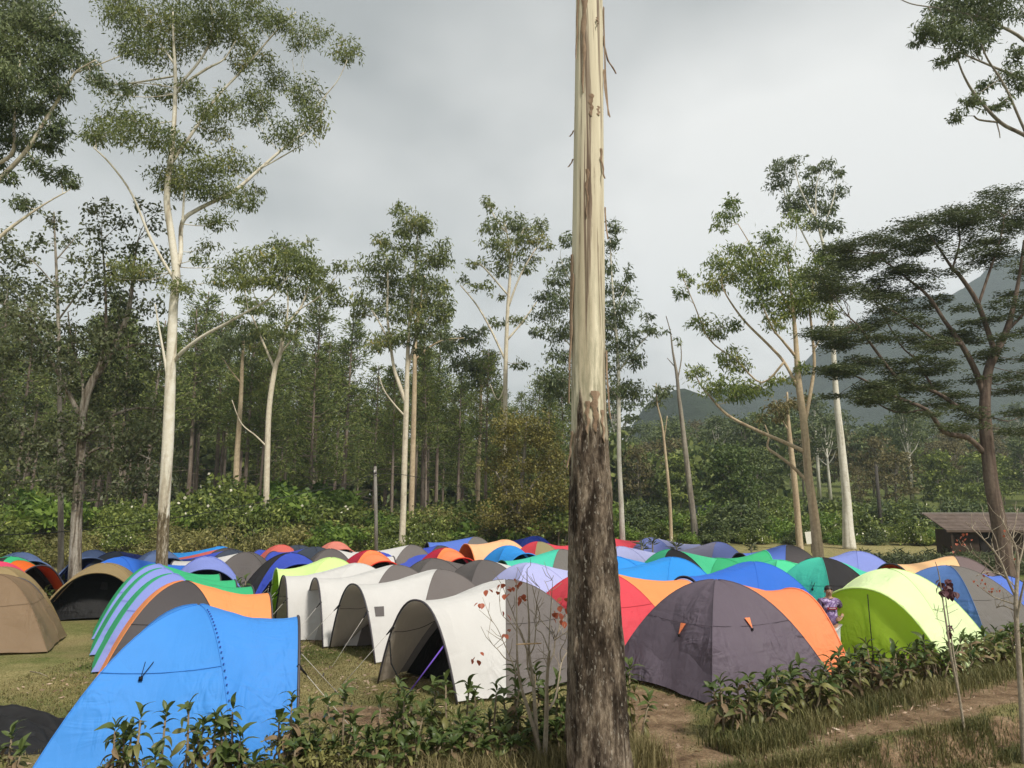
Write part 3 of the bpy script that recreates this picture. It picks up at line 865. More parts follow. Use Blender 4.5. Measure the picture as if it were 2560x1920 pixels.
BARK_CREAM = barkmat('bark_cream', (0.60, 0.54, 0.42), (0.40, 0.34, 0.26), (0.20, 0.13, 0.085), 0.36, 0.50)
BARK_WHITE = barkmat('bark_white', (0.66, 0.63, 0.54), (0.46, 0.43, 0.35), (0.24, 0.20, 0.15), 0.38, 0.50)
BARK_MOSS = barkmat('bark_white_mossy_foot', (0.66, 0.62, 0.52), (0.44, 0.39, 0.30), (0.22, 0.16, 0.11), 0.39, 0.50, 1.0, 3.4,
                    ((0.045, 0.034, 0.018), (0.16, 0.125, 0.075), (0.46, 0.42, 0.34)))
BARK_TAN = barkmat('bark_tan', (0.50, 0.40, 0.27), (0.36, 0.27, 0.18), (0.16, 0.10, 0.065), 0.38, 0.54)
BARK_GREY = barkmat('bark_grey', (0.30, 0.27, 0.22), (0.19, 0.165, 0.135), (0.07, 0.055, 0.045), 0.40, 0.58)
BARK_RED = barkmat('bark_red_brown', (0.165, 0.125, 0.098), (0.090, 0.064, 0.050), (0.042, 0.030, 0.024), 0.40, 0.62, 1.6)
BARK_PINE = barkmat('bark_pine', (0.24, 0.20, 0.165), (0.14, 0.105, 0.082), (0.055, 0.04, 0.032), 0.40, 0.60)
BARK_MOTTLED = barkmat('bark_mottled', (0.34, 0.31, 0.26), (0.17, 0.14, 0.105), (0.06, 0.047, 0.035), 0.46, 0.60, 2.4)

def smooth_path(pts, k=4):
    """Catmull-Rom through (vector, radius) pairs"""
    out = []
    n = len(pts)
    for i in range(n - 1):
        p0, p1, p2, p3 = pts[max(0, i - 1)], pts[i], pts[i + 1], pts[min(n - 1, i + 2)]
        for j in range(k):
            t = j / k
            a = 0.5 * ((2 * p1[0]) + (p2[0] - p0[0]) * t + (2 * p0[0] - 5 * p1[0] + 4 * p2[0] - p3[0]) * t * t + (3 * p1[0] - p0[0] - 3 * p2[0] + p3[0]) * t ** 3)
            out.append((a, p1[1] * (1 - t) + p2[1] * t))
    out.append(pts[-1])
    return out

def photo_tree(name, label, cat, d, trunk, limbs, clumps, leaf, bark, group=None, dens=1.0, lsz=(13, 3.6), droop=0.9, flat=0.0, depth=0.55, seed=1,
               ground=None, twigs=True, tuft=10, upper=0.7, limb_bark=None, zr=1.25, sparse=()):
    """a tree standing d metres ahead; trunk and limbs as (px, py, width px), crown clumps as (px, py, rx, ry)"""
    rg = np.random.default_rng(seed)
    m = mpp(d)
    b0 = at(trunk[0][0], trunk[0][1], d)
    gzz = gz(b0.x, d)
    root = empty(name, (b0.x, d, gzz), label, cat, group)
    base = Vector((b0.x, d, gzz))
    def pts_of(line, dz0=0.0, dz1=0.0):
        L_ = []
        for i, q in enumerate(line):
            dz = q[3] if len(q) > 3 else dz0 + (dz1 - dz0) * i / max(1, len(line) - 1)
            y = d + dz
            p = at(q[0], q[1], y)
            L_.append((p - base, max(0.012, q[2] * m * 0.5)))
        return L_
    tp = pts_of(trunk)
    if tp[0][0].z > 0.05:
        tp.insert(0, (Vector((tp[0][0].x, tp[0][0].y, -0.15)), tp[0][1] * 1.12))
    tps = smooth_path(tp, 4)
    mb = MB(); mb.tube([p for p, r in tps], [r for p, r in tps], 12)
    mb.build('trunk', bark, root)
    skel = [(p, r) for p, r in tps if p.z > 1.0]
    ctr = tp[len(tp) // 2][0]
    for li, line in enumerate(limbs):
        far = rg.uniform(-1, 1) * depth * abs(line[-1][0] - line[0][0]) * m
        lp = smooth_path(pts_of(line, 0.0, far), 4)
        mb = MB(); mb.tube([p for p, r in lp], [r for p, r in lp], 8)
        mb.build('limb', limb_bark or bark, root)
        skel += lp
    SP = np.array([tuple(p) for p, r in skel]); SR = np.array([r for p, r in skel])
    tw = MB()
    LV = []
    cxm = sum(c[0] for c in clumps) / max(1, len(clumps))
    for ci, c in enumerate(clumps):
        px, py, rx, ry = c[:4]
        sub = 1.0 if len(c) < 5 else c[4]
        g0 = at(px, py, d) - base
        dd = np.linalg.norm((SP - np.array(tuple(g0)))[:, [0, 2]], axis=1) + 0.9 * np.maximum(0, SP[:, 2] - g0.z)
        k = int(np.argmin(dd + rg.uniform(0, 0.4, len(dd))))
        off = SP[k][1] + rg.normal() * depth * (0.5 * dd[k] + rx * m * 0.9)
        C = at(px, py, d + off) - base
        sc = (d + off) / d
        R = (rx * m * sc, rx * m * sc * 0.9, ry * m * sc * zr)
        n = int(0.135 * rx * ry * 3.14 * dens * sub)
        ln, wd = lsz[0] * m, lsz[1] * m
        LV.append(cloud_leaves(tuple(C), R, max(n, 8), ln, wd, droop, flat, rg, tuft, upper))
        if twigs:
            A = Vector(SP[k]); B = C - Vector((0, 0, R[2] * 0.35))
            mid = (A * 0.5 + B * 0.5) + Vector((rg.normal(), rg.normal(), -0.6)) * 0.10 * (B - A).length
            r0 = min(SR[k] * 0.6, max(0.018, 1.3 * m * 0.5 + (B - A).length * 0.006))
            path = smooth_path([(A, r0), (mid, r0 * 0.75), (B, r0 * 0.55)], 3)
            tw.tube([p for p, r in path], [r for p, r in path], 4, cap=False)
            for q in range(5):
                v = unit(rg.normal(size=(1, 3)))[0]; v[2] = abs(v[2]) * 0.8 + 0.1
                E = C + Vector((v[0] * R[0] * 0.85, v[1] * R[1] * 0.85, (v[2] - 0.35) * R[2]))
                mm = B * 0.45 + E * 0.55 + Vector((0, 0, -0.12 * R[2]))
                tw.tube([B, mm, E], [r0 * 0.5, r0 * 0.36, r0 * 0.2], 3, cap=False)
    if tw.v: tw.build('twigs', limb_bark or bark, root)['kind'] = 'stuff'
    if LV:
        Vv = np.concatenate(LV)
        o = link('crown', np_mesh('crown', Vv, quads(len(Vv) // 4), leaf), root)
        o['kind'] = 'stuff'
    return root

# ------------------------------------------------------------------ the tall trees one can tell apart
photo_tree('eucalyptus_tree', 'tall white trunked eucalyptus rising behind the lilac and green tents', 'tree', 24.0,
    [(398, 1535, 32.8), (404, 1420, 27.9), (411, 1250, 27.1), (420, 1100, 27.9), (428, 900, 24.6), (434, 760, 22.1), (441, 690, 20.5), (428, 586, 18.0), (417, 499, 16.4), (425, 412, 14.8), (434, 325, 12.3), (438, 239, 10.7), (438, 174, 9.0), (434, 108, 6.6), (432, 20, 4.1)],
    [[(446, 665, 12.3), (452, 629, 12.3), (456, 555, 11.5), (499, 521, 10.7), (586, 477, 9.8), (651, 421, 8.2), (716, 365, 7.4), (794, 304, 4.9), (815, 240, 2.5)],
     [(425, 412, 9.8), (477, 338, 8.2), (542, 243, 7.4), (607, 174, 5.7), (694, 74, 4.1), (740, 30, 2.5)],
     [(438, 235, 8.2), (469, 204, 7.4), (520, 170, 6.6), (560, 148, 4.1), (590, 100, 2.5)],
     [(440, 220, 7.4), (499, 152, 6.6), (530, 87, 6.6), (526, 0, 4.9), (520, -60, 3.3)],
     [(436, 700, 8.2), (378, 599, 7.4), (330, 486, 5.7), (278, 412, 4.9), (234, 369, 3.3)],
     [(456, 560, 6.6), (460, 490, 5.7), (462, 440, 3.3)],
     [(716, 365, 4.1), (803, 252, 3.3), (845, 200, 2.5), (868, 150, 1.6)],
     [(440, 900, 10.7), (455, 880, 9.8), (506, 841, 8.2), (569, 807, 6.6), (620, 778, 4.9), (675, 745, 4.1), (720, 690, 2.5)],
     [(424, 975, 8.2), (418, 940, 7.4), (410, 889, 6.6), (397, 817, 4.9), (388, 760, 3.3)],
     [(436, 160, 6.6), (400, 110, 4.9), (350, 60, 4.1), (300, 10, 3.3)],
     [(651, 421, 4.9), (690, 400, 4.1), (760, 360, 2.5)]],
    [(300, 20, 60, 45), (350, 60, 70, 50), (420, 30, 70, 50), (490, 40, 70, 45), (560, 30, 60, 45), (640, 25, 60, 40), (700, 40, 45, 40), (330, 110, 45, 40), (390, 120, 60, 45), (450, 90, 60, 50),
     (520, 80, 50, 40), (600, 80, 60, 45), (640, 125, 40, 30), (760, 75, 50, 42, .7), (795, 60, 40, 30, .7), (864, 120, 45, 38), (740, 95, 30, 40, .6), (405, 220, 45, 35), (330, 210, 40, 25, .6), (280, 225, 45, 28, .6), (235, 190, 35, 30, .6),
     (475, 215, 35, 25), (600, 150, 35, 35), (570, 255, 50, 40), (650, 235, 55, 45), (690, 180, 45, 45), (760, 225, 48, 50), (785, 285, 40, 50), (720, 320, 60, 40), (640, 285, 40, 30, .7), (540, 315, 50, 35), (510, 270, 40, 30),
     (300, 285, 55, 28), (350, 318, 85, 38), (270, 322, 60, 32), (410, 342, 60, 30), (240, 335, 40, 24), (455, 360, 45, 22), (430, 420, 60, 35), (520, 402, 60, 42), (590, 400, 50, 36), (480, 450, 70, 38), (415, 452, 50, 30),
     (560, 470, 60, 32), (615, 492, 40, 28), (545, 545, 45, 26), (640, 470, 35, 18, .7), (515, 610, 35, 22, .7), (490, 640, 30, 18, .7), (350, 665, 70, 30), (440, 710, 50, 24), (300, 690, 40, 20, .7),
     (590, 655, 58, 30), (650, 640, 60, 28), (715, 650, 60, 32), (640, 688, 60, 26), (765, 672, 50, 28), (700, 692, 50, 22), (545, 690, 40, 26), (610, 700, 40, 20), (300, -20, 60, 30), (480, -25, 90, 30), (620, -20, 60, 30)],
    LEAF_EUC, BARK_MOSS, dens=0.85, seed=5)

photo_tree('eucalyptus_tree', 'leafy eucalyptus at the far left edge with pale limbs leaning right', 'tree', 19.0,
    [(-230, 1600, 46), (-190, 1200, 40), (-150, 900, 34), (-110, 700, 28), (-80, 500, 20), (-60, 300, 14), (-50, 100, 9)],
    [[(-120, 740, 16), (-60, 660, 12), (0, 592, 9), (60, 545, 7), (120, 505, 4), (165, 480, 3)], [(-90, 540, 16), (0, 447, 13), (65, 378, 11), (120, 290, 9), (174, 204, 7), (195, 176, 5), (240, 150, 3)],
     [(-70, 430, 12), (26, 390, 9), (35, 310, 8), (43, 239, 6), (50, 150, 4)], [(190, 182, 4), (250, 160, 3), (300, 140, 2)], [(-60, 330, 10), (0, 240, 8), (40, 120, 6), (60, 20, 4)], [(-60, 260, 10), (20, 150, 8), (90, 80, 6), (140, 30, 3)]],
    [(20, 30, 60, 55), (90, 40, 60, 50), (145, 70, 48, 42), (60, 110, 70, 50), (140, 130, 50, 38), (180, 110, 28, 32), (30, 180, 60, 48), (110, 185, 60, 40), (150, 215, 40, 28), (215, 150, 35, 28, .8), (250, 195, 35, 22, .6),
     (40, 260, 60, 42), (105, 250, 50, 38), (140, 310, 40, 38), (110, 350, 50, 28), (30, 335, 50, 36), (85, 400, 40, 22, .7), (150, 430, 35, 30), (182, 448, 22, 18), (60, 505, 34, 24), (25, 440, 30, 20, .6), (-20, 100, 60, 80), (-30, 250, 60, 70), (-20, 380, 40, 40), (60, 0, 80, 30), (300, 205, 40, 24, .4)],
    LEAF_EUC_D, BARK_CREAM, dens=1.0, lsz=(16, 4.2), seed=6)

def grid_clumps(poly_fn, x0, x1, y0, y1, sx, sy, rx, ry, seed, keep=0.85, dn=1.0):
    rg = random.Random(seed); L_ = []
    y = y0
    while y < y1:
        x = x0
        while x < x1:
            qx, qy = x + rg.uniform(-.5, .5) * sx, y + rg.uniform(-.5, .5) * sy
            if poly_fn(qx, qy) and rg.random() < keep:
                k = rg.uniform(0.75, 1.25)
                L_.append((qx, qy, rx * k, ry * k * rg.uniform(.85, 1.15), dn))
            x += sx
        y += sy
    return L_

photo_tree('broadleaf_tree', 'dark broad tree with mottled mossy trunk leaning right at the left', 'tree', 29.0,
    [(187, 1455, 32), (188, 1400, 29), (190, 1330, 27), (194, 1250, 25), (202, 1130, 23), (207, 1034, 21), (227, 961, 19), (270, 894, 17), (313, 807, 14), (328, 735, 10), (335, 660, 7), (345, 600, 4)],
    [[(205, 1050, 14), (160, 960, 11), (110, 870, 9), (60, 800, 6), (10, 760, 4)], [(195, 1190, 10), (140, 1120, 8), (80, 1080, 6), (20, 1040, 4)], [(227, 961, 9), (260, 870, 8), (265, 780, 7), (262, 690, 5), (255, 600, 4)],
     [(207, 1100, 9), (280, 1040, 8), (350, 1020, 6), (420, 1030, 4)], [(280, 880, 8), (350, 860, 6), (420, 870, 4)], [(202, 1150, 8), (250, 1120, 6), (330, 1130, 5), (400, 1160, 3)], [(192, 1220, 7), (120, 1200, 5), (50, 1210, 3)],
     [(207, 1034, 8), (205, 940, 6), (180, 860, 5), (170, 780, 3)]],
    grid_clumps(lambda x, y: not (x > 400 and y < 1000) and not (y > 1180 and 40 < x < 330 and (x + y) % 3 < 2), -10, 440, 730, 1230, 52, 44, 42, 28, 3, 0.86, 0.8)
    + [(250, 565, 36, 24, .7), (300, 545, 40, 26, .8), (258, 606, 34, 24, .8), (330, 610, 40, 26, .8), (382, 560, 36, 24, .7), (400, 520, 30, 20, .6), (350, 500, 28, 20, .5), (300, 660, 50, 28), (360, 680, 50, 28), (250, 680, 46, 28), (410, 640, 34, 24, .7), (240, 520, 40, 26, .8), (270, 500, 22, 16, .6)],
    LEAF_DARK, BARK_MOTTLED, dens=0.42, lsz=(12, 6.0), droop=0.5, seed=8, depth=0.5, tuft=6, upper=0.8)
photo_tree('slender_tree', 'slender sparse dark tree with thin straight stem at the left', 'tree', 34.0,
    [(152, 1400, 14), (150, 1100, 12), (148, 900, 10), (145, 783, 9), (141, 672, 7), (137, 590, 5), (135, 530, 3)],
    [[(148, 860, 5), (100, 800, 4), (60, 760, 3)], [(146, 800, 5), (190, 740, 4), (220, 700, 3)], [(143, 720, 4), (90, 660, 3), (60, 640, 2)], [(140, 650, 4), (175, 610, 3), (190, 590, 2)]],
    [(135, 545, 26, 26, .7), (104, 600, 34, 22, .6), (172, 592, 34, 22, .6), (60, 640, 40, 22, .6), (25, 620, 40, 26, .8), (15, 580, 30, 26, .8), (205, 640, 40, 24, .7), (112, 690, 44, 24, .6), (60, 705, 44, 26, .7), (15, 690, 40, 34, .8), (180, 700, 44, 24, .6), (10, 740, 40, 30)],
    LEAF_DARK, BARK_GREY, dens=0.55, lsz=(12, 6.0), droop=0.4, seed=9, tuft=5, upper=0.9)

photo_tree('eucalyptus_tree', 'slim eucalyptus with forked pale trunk above the left bushes', 'tree', 50.0,
    [(664, 1300, 15), (668, 1150, 14), (673, 1019, 13), (688, 920, 12), (699, 889, 11), (715, 820, 9), (752, 769, 6), (770, 720, 4)],
    [[(668, 1118, 5), (640, 1090, 4), (603, 1058, 3), (580, 1000, 2)], [(688, 925, 7), (655, 850, 5), (630, 790, 4), (610, 760, 3)], [(700, 885, 6), (728, 850, 4), (745, 820, 3)], [(715, 820, 5), (720, 760, 4), (715, 690, 3), (712, 620, 2)], [(740, 780, 4), (800, 740, 3), (835, 700, 2)]],
    [(640, 762, 42, 22), (692, 772, 42, 22), (745, 722, 50, 26), (800, 702, 40, 24), (832, 722, 30, 20), (852, 662, 30, 16), (700, 605, 30, 22), (716, 620, 34, 24), (750, 630, 42, 26), (785, 662, 38, 26), (838, 745, 38, 16), (802, 782, 36, 16), (700, 822, 40, 22), (652, 822, 30, 18), (748, 805, 32, 24), (770, 600, 18, 14, .5), (612, 740, 30, 20), (600, 800, 36, 22), (640, 862, 30, 16)],
    LEAF_EUC, BARK_CREAM, dens=0.95, seed=11, lsz=(12, 3.8))
photo_tree('eucalyptus_tree', 'brown barked straight trunk left of the slim forked eucalyptus', 'tree', 54.0,
    [(588, 1270, 15), (592, 1150, 14), (598, 1060, 12), (603, 980, 10), (606, 900, 8), (612, 820, 5)],
    [[(604, 960, 4), (580, 930, 3), (560, 900, 2)]],
    [(600, 842, 40, 24), (640, 830, 36, 20), (560, 862, 40, 24), (612, 900, 36, 18, .6)], LEAF_EUC_D, BARK_TAN, dens=0.9, seed=12)

photo_tree('eucalyptus_tree', 'full crowned eucalyptus with forked cream trunk at the middle left', 'tree', 47.0,
    [(1004, 1372, 17), (1008, 1280, 15), (1012, 1130, 14), (1016, 1010, 13), (1018, 930, 11), (1022, 830, 9), (1030, 750, 7), (1040, 650, 5), (1045, 580, 3)],
    [[(1015, 1008, 11), (998, 960, 10), (985, 920, 8), (975, 850, 7), (968, 780, 6), (970, 700, 5), (965, 640, 3)], [(1018, 930, 7), (1035, 860, 6), (1055, 780, 5), (1080, 700, 3)], [(975, 860, 5), (945, 800, 4), (925, 770, 3)], [(1012, 1040, 5), (985, 1010, 4), (960, 975, 3), (948, 940, 2)], [(1040, 840, 5), (1070, 800, 4), (1100, 760, 3)]],
    [(997, 516, 22, 22), (1030, 540, 46, 30), (1052, 562, 40, 28), (956, 592, 30, 26), (1030, 608, 46, 26), (1106, 625, 30, 42), (927, 655, 46, 24), (975, 640, 36, 30), (1043, 683, 46, 30), (945, 697, 50, 28), (905, 742, 32, 20), (927, 765, 46, 26), (991, 730, 46, 30),
     (1060, 740, 54, 34), (1112, 750, 26, 44), (1100, 705, 30, 28), (1014, 776, 50, 28), (1090, 782, 36, 26), (962, 840, 36, 28), (1002, 830, 42, 25), (1055, 810, 40, 28), (939, 857, 30, 20), (1049, 868, 26, 14), (900, 780, 20, 14), (985, 690, 40, 26), (1075, 640, 40, 26), (1000, 570, 30, 22)],
    LEAF_EUC, BARK_CREAM, dens=0.95, seed=13)
photo_tree('eucalyptus_tree', 'second cream trunk standing just behind the full crowned eucalyptus', 'tree', 53.0,
    [(1028, 1280, 14), (1033, 1100, 13), (1036, 980, 12), (1038, 868, 10), (1048, 770, 7), (1062, 690, 4)],
    [[(1037, 900, 5), (1070, 870, 4), (1110, 850, 3), (1160, 845, 2)]], [(1060, 700, 40, 26), (1090, 830, 40, 20, .7), (1130, 845, 36, 18, .6), (1040, 760, 40, 24)], LEAF_EUC_D, BARK_TAN, dens=0.9, seed=14)

photo_tree('eucalyptus_tree', 'tall open eucalyptus with umbrella crown left of the great trunk', 'tree', 54.0,
    [(1264, 1350, 19), (1263, 1290, 16), (1262, 1200, 13), (1263, 1000, 12), (1265, 880, 11), (1270, 760, 9), (1275, 680, 7), (1270, 600, 5), (1262, 560, 3)],
    [[(1265, 905, 6), (1225, 820, 5), (1190, 760, 4), (1150, 712, 3)], [(1268, 850, 6), (1310, 800, 5), (1345, 750, 3)], [(1270, 770, 6), (1300, 690, 5), (1340, 620, 3)], [(1264, 960, 4), (1245, 1000, 3), (1225, 960, 2)], [(1275, 680, 5), (1290, 620, 4), (1310, 570, 3)], [(1272, 740, 5), (1220, 680, 4), (1200, 660, 3)], [(1264, 580, 4), (1235, 540, 3), (1220, 505, 2)]],
    [(1217, 500, 18, 18), (1224, 516, 16, 12), (1263, 552, 50, 24), (1222, 565, 30, 18), (1309, 556, 40, 24), (1350, 556, 22, 20), (1356, 602, 26, 20), (1240, 597, 36, 22), (1292, 598, 46, 24), (1200, 655, 36, 14), (1257, 662, 32, 28), (1321, 665, 26, 15),
     (1159, 700, 26, 12), (1205, 712, 32, 14), (1245, 735, 16, 10), (1240, 800, 26, 14), (1286, 793, 30, 15), (1298, 903, 22, 15), (1330, 640, 30, 14), (1270, 630, 40, 20), (1330, 585, 34, 20)],
    LEAF_EUC, BARK_CREAM, dens=0.9, seed=15, lsz=(12, 3.6))
photo_tree('eucalyptus_tree', 'shorter dense eucalyptus left of the olive yellow tree', 'tree', 60.0,
    [(1193, 1300, 11), (1196, 1200, 10), (1200, 1060, 9), (1202, 972, 8), (1200, 900, 5)],
    [[(1201, 960, 4), (1175, 900, 3), (1150, 860, 2)], [(1201, 980, 4), (1230, 920, 3), (1250, 880, 2)]],
    [(1176, 845, 42, 20), (1182, 897, 50, 38), (1217, 903, 40, 34), (1124, 857, 30, 20), (1159, 828, 26, 18), (1205, 822, 26, 12), (1200, 950, 44, 24), (1150, 900, 34, 22)], LEAF_EUC_D, BARK_TAN, dens=1.0, seed=16)
photo_tree('eucalyptus_tree', 'bushy dark eucalyptus half hidden behind the great trunk', 'tree', 48.0,
    [(1556, 1345, 14), (1553, 1260, 12), (1548, 1150, 11), (1547, 1048, 10), (1546, 932, 9), (1540, 830, 7), (1530, 700, 5), (1525, 600, 3)],
    [[(1547, 1000, 6), (1500, 940, 5), (1440, 880, 4), (1390, 820, 3)], [(1546, 930, 5), (1590, 870, 4), (1630, 830, 2)], [(1540, 830, 5), (1480, 760, 4), (1420, 690, 3), (1400, 640, 2)], [(1535, 780, 4), (1560, 730, 3), (1575, 690, 2)]],
    [(1413, 592, 26, 20), (1413, 660, 32, 20), (1396, 690, 40, 24), (1367, 730, 36, 24), (1413, 742, 42, 30), (1373, 777, 46, 24), (1350, 822, 32, 15), (1402, 822, 46, 28), (1390, 935, 50, 38), (1413, 975, 50, 28), (1367, 943, 26, 24), (1400, 880, 40, 24), (1532, 562, 26, 20), (1526, 608, 22, 24), (1523, 660, 20, 24), (1570, 677, 16, 20),
     (1547, 718, 46, 20), (1552, 758, 46, 28), (1535, 800, 40, 24), (1541, 852, 46, 24), (1576, 834, 32, 18), (1622, 822, 40, 14), (1570, 880, 40, 18), (1587, 903, 26, 15), (1616, 787, 20, 10), (1552, 962, 46, 28), (1583, 972, 34, 28), (1480, 800, 60, 50), (1480, 700, 50, 40), (1490, 900, 60, 40)],
    LEAF_EUC_D, BARK_WHITE, dens=0.95, seed=17)

photo_tree('olive_yellow_tree', 'dense bushy olive yellow tree beside the great trunk', 'tree', 47.0,
    [(1293, 1345, 16), (1296, 1280, 14), (1305, 1200, 11), (1312, 1120, 8), (1316, 1050, 4)],
    [[(1294, 1300, 8), (1270, 1240, 6), (1240, 1180, 4)], [(1297, 1270, 8), (1340, 1200, 6), (1380, 1160, 4)], [(1306, 1190, 6), (1290, 1120, 4), (1280, 1070, 3)]],
    grid_clumps(lambda x, y: ((x - 1313) / (60 + 0.33 * (y - 1025) if y < 1200 else 112)) ** 2 < 1 and y < 1325, 1200, 1430, 1040, 1330, 40, 32, 32, 24, 4, 0.95),
    LEAF_OLIVE, BARK_GREY, dens=1.15, lsz=(7, 4.0), droop=0.3, seed=18, tuft=9, upper=0.8)

photo_tree('bare_tree', 'bare pale dead trunk with forked top right of the great trunk', 'tree', 58.0,
    [(1736, 1320, 17), (1732, 1284, 15), (1722, 1200, 14), (1704, 1045, 11), (1697, 990, 9), (1692, 937, 8), (1682, 880, 5), (1676, 830, 3), (1665, 790, 2)],
    [[(1694, 950, 4), (1703, 900, 3), (1702, 860, 2)], [(1690, 920, 3), (1668, 895, 2)]],
    [(1696, 852, 12, 14, .6)], LEAF_EUC, BARK_GREY, seed=19, twigs=False)
photo_tree('slender_tree', 'thin crooked trunk with a wisp of crown left of the bare trunk', 'tree', 56.0,
    [(1678, 1345, 9), (1674, 1250, 8), (1665, 1150, 7), (1655, 1060, 5), (1643, 1010, 4), (1640, 960, 2)], [[(1660, 1100, 3), (1668, 1040, 2)]],
    [(1650, 975, 30, 16, .7), (1665, 965, 26, 14, .7), (1640, 1000, 24, 16, .6)], LEAF_EUC_D, BARK_TAN, seed=20)

photo_tree('eucalyptus_tree', 'yellow green eucalyptus with wide limbs and peeling tan trunk', 'tree', 41.0,
    [(2047, 1405, 28), (2040, 1330, 24), (2030, 1250, 21), (2021, 1190, 20), (2010, 1060, 18), (1997, 960, 16), (1990, 860, 12), (1984, 790, 9), (1975, 700, 6), (1968, 640, 3)],
    [[(2022, 1208, 9), (1980, 1165, 8), (1940, 1135, 7), (1919, 1118, 6), (1922, 1090, 4), (1912, 1062, 3)], [(2010, 1128, 11), (1960, 1105, 9), (1882, 1071, 8), (1817, 1036, 7), (1773, 989, 5), (1752, 963, 4), (1735, 930, 2)],
     [(1992, 965, 9), (1960, 905, 8), (1921, 862, 7), (1860, 801, 6), (1817, 740, 4), (1800, 700, 3)], [(1988, 890, 8), (1955, 850, 6), (1930, 819, 5), (1905, 760, 3)], [(2012, 1060, 10), (2030, 960, 9), (2036, 905, 8), (2030, 830, 7), (2024, 754, 5), (2040, 690, 3)],
     [(1960, 905, 6), (1904, 957, 5), (1840, 900, 4), (1774, 849, 4), (1735, 760, 3), (1710, 700, 2)], [(2032, 880, 5), (2060, 830, 4), (2085, 780, 3)], [(1984, 790, 5), (1940, 710, 4), (1900, 650, 3), (1845, 560, 2)]],
    [(1834, 500, 26, 20), (1817, 534, 36, 24, .8), (1804, 563, 26, 12, .7), (1704, 684, 16, 16), (1704, 728, 20, 18), (1722, 700, 18, 10), (1795, 645, 36, 30), (1787, 693, 36, 38), (1852, 619, 36, 24), (1843, 671, 54, 34), (1895, 645, 50, 34), (1921, 589, 36, 24), (1956, 628, 42, 30),
     (1895, 697, 50, 34), (1947, 688, 50, 34), (1999, 688, 46, 34), (2069, 628, 50, 28), (2099, 645, 42, 28), (2056, 662, 46, 24), (2034, 719, 50, 34), (1990, 732, 46, 34), (2069, 723, 30, 28), (1904, 741, 46, 28), (1965, 767, 50, 28), (2025, 754, 42, 30), (2077, 775, 30, 24),
     (1752, 801, 36, 18), (1808, 810, 42, 20), (1785, 830, 34, 16), (1817, 884, 36, 24), (1843, 906, 36, 20), (1743, 923, 32, 18), (1795, 958, 54, 28), (1860, 966, 46, 24), (1947, 945, 36, 14), (1999, 914, 26, 18), (1990, 541, 40, 24, .8), (1945, 800, 40, 20), (1900, 970, 30, 20), (1840, 985, 44, 18)],
    LEAF_EUC_Y, BARK_TAN, dens=0.95, seed=21)
photo_tree('slender_tree', 'slim tan trunk just left of the yellow green eucalyptus', 'tree', 52.0,
    [(2000, 1370, 17), (1993, 1280, 15), (1985, 1190, 14), (1976, 1110, 12), (1970, 1040, 8), (1968, 980, 4)], [[(1974, 1080, 5), (1950, 1040, 3), (1940, 1000, 2)]],
    [(1950, 1010, 40, 20, .8), (1990, 1000, 30, 18, .8), (1930, 1040, 34, 18, .7)], LEAF_WOOD_B, BARK_TAN, seed=22)
photo_tree('eucalyptus_tree', 'straight silvery trunk rising to a tufted crown right of centre', 'tree', 53.0,
    [(2124, 1375, 34), (2120, 1320, 26), (2116, 1241, 21), (2103, 1110, 18), (2090, 980, 14), (2082, 850, 11), (2072, 700, 9), (2055, 600, 7), (2030, 520, 4)],
    [[(2072, 700, 5), (2010, 590, 4), (1960, 480, 3), (1950, 430, 2)], [(2050, 590, 4), (2080, 510, 3), (2095, 430, 2)], [(2040, 550, 4), (2000, 470, 3), (1985, 400, 2)], [(2040, 540, 4), (2040, 470, 3), (2055, 420, 2)]],
    [(1956, 415, 36, 24), (1943, 447, 32, 24), (1986, 393, 22, 12), (1978, 490, 30, 24), (2008, 503, 42, 28), (2034, 458, 32, 24), (2056, 411, 30, 18), (2021, 428, 22, 14), (2095, 428, 16, 20), (2099, 476, 32, 16), (2069, 511, 32, 24), (1968, 520, 16, 20), (2040, 550, 36, 24), (2080, 560, 30, 20)],
    LEAF_EUC_D, BARK_WHITE, dens=1.0, seed=23)

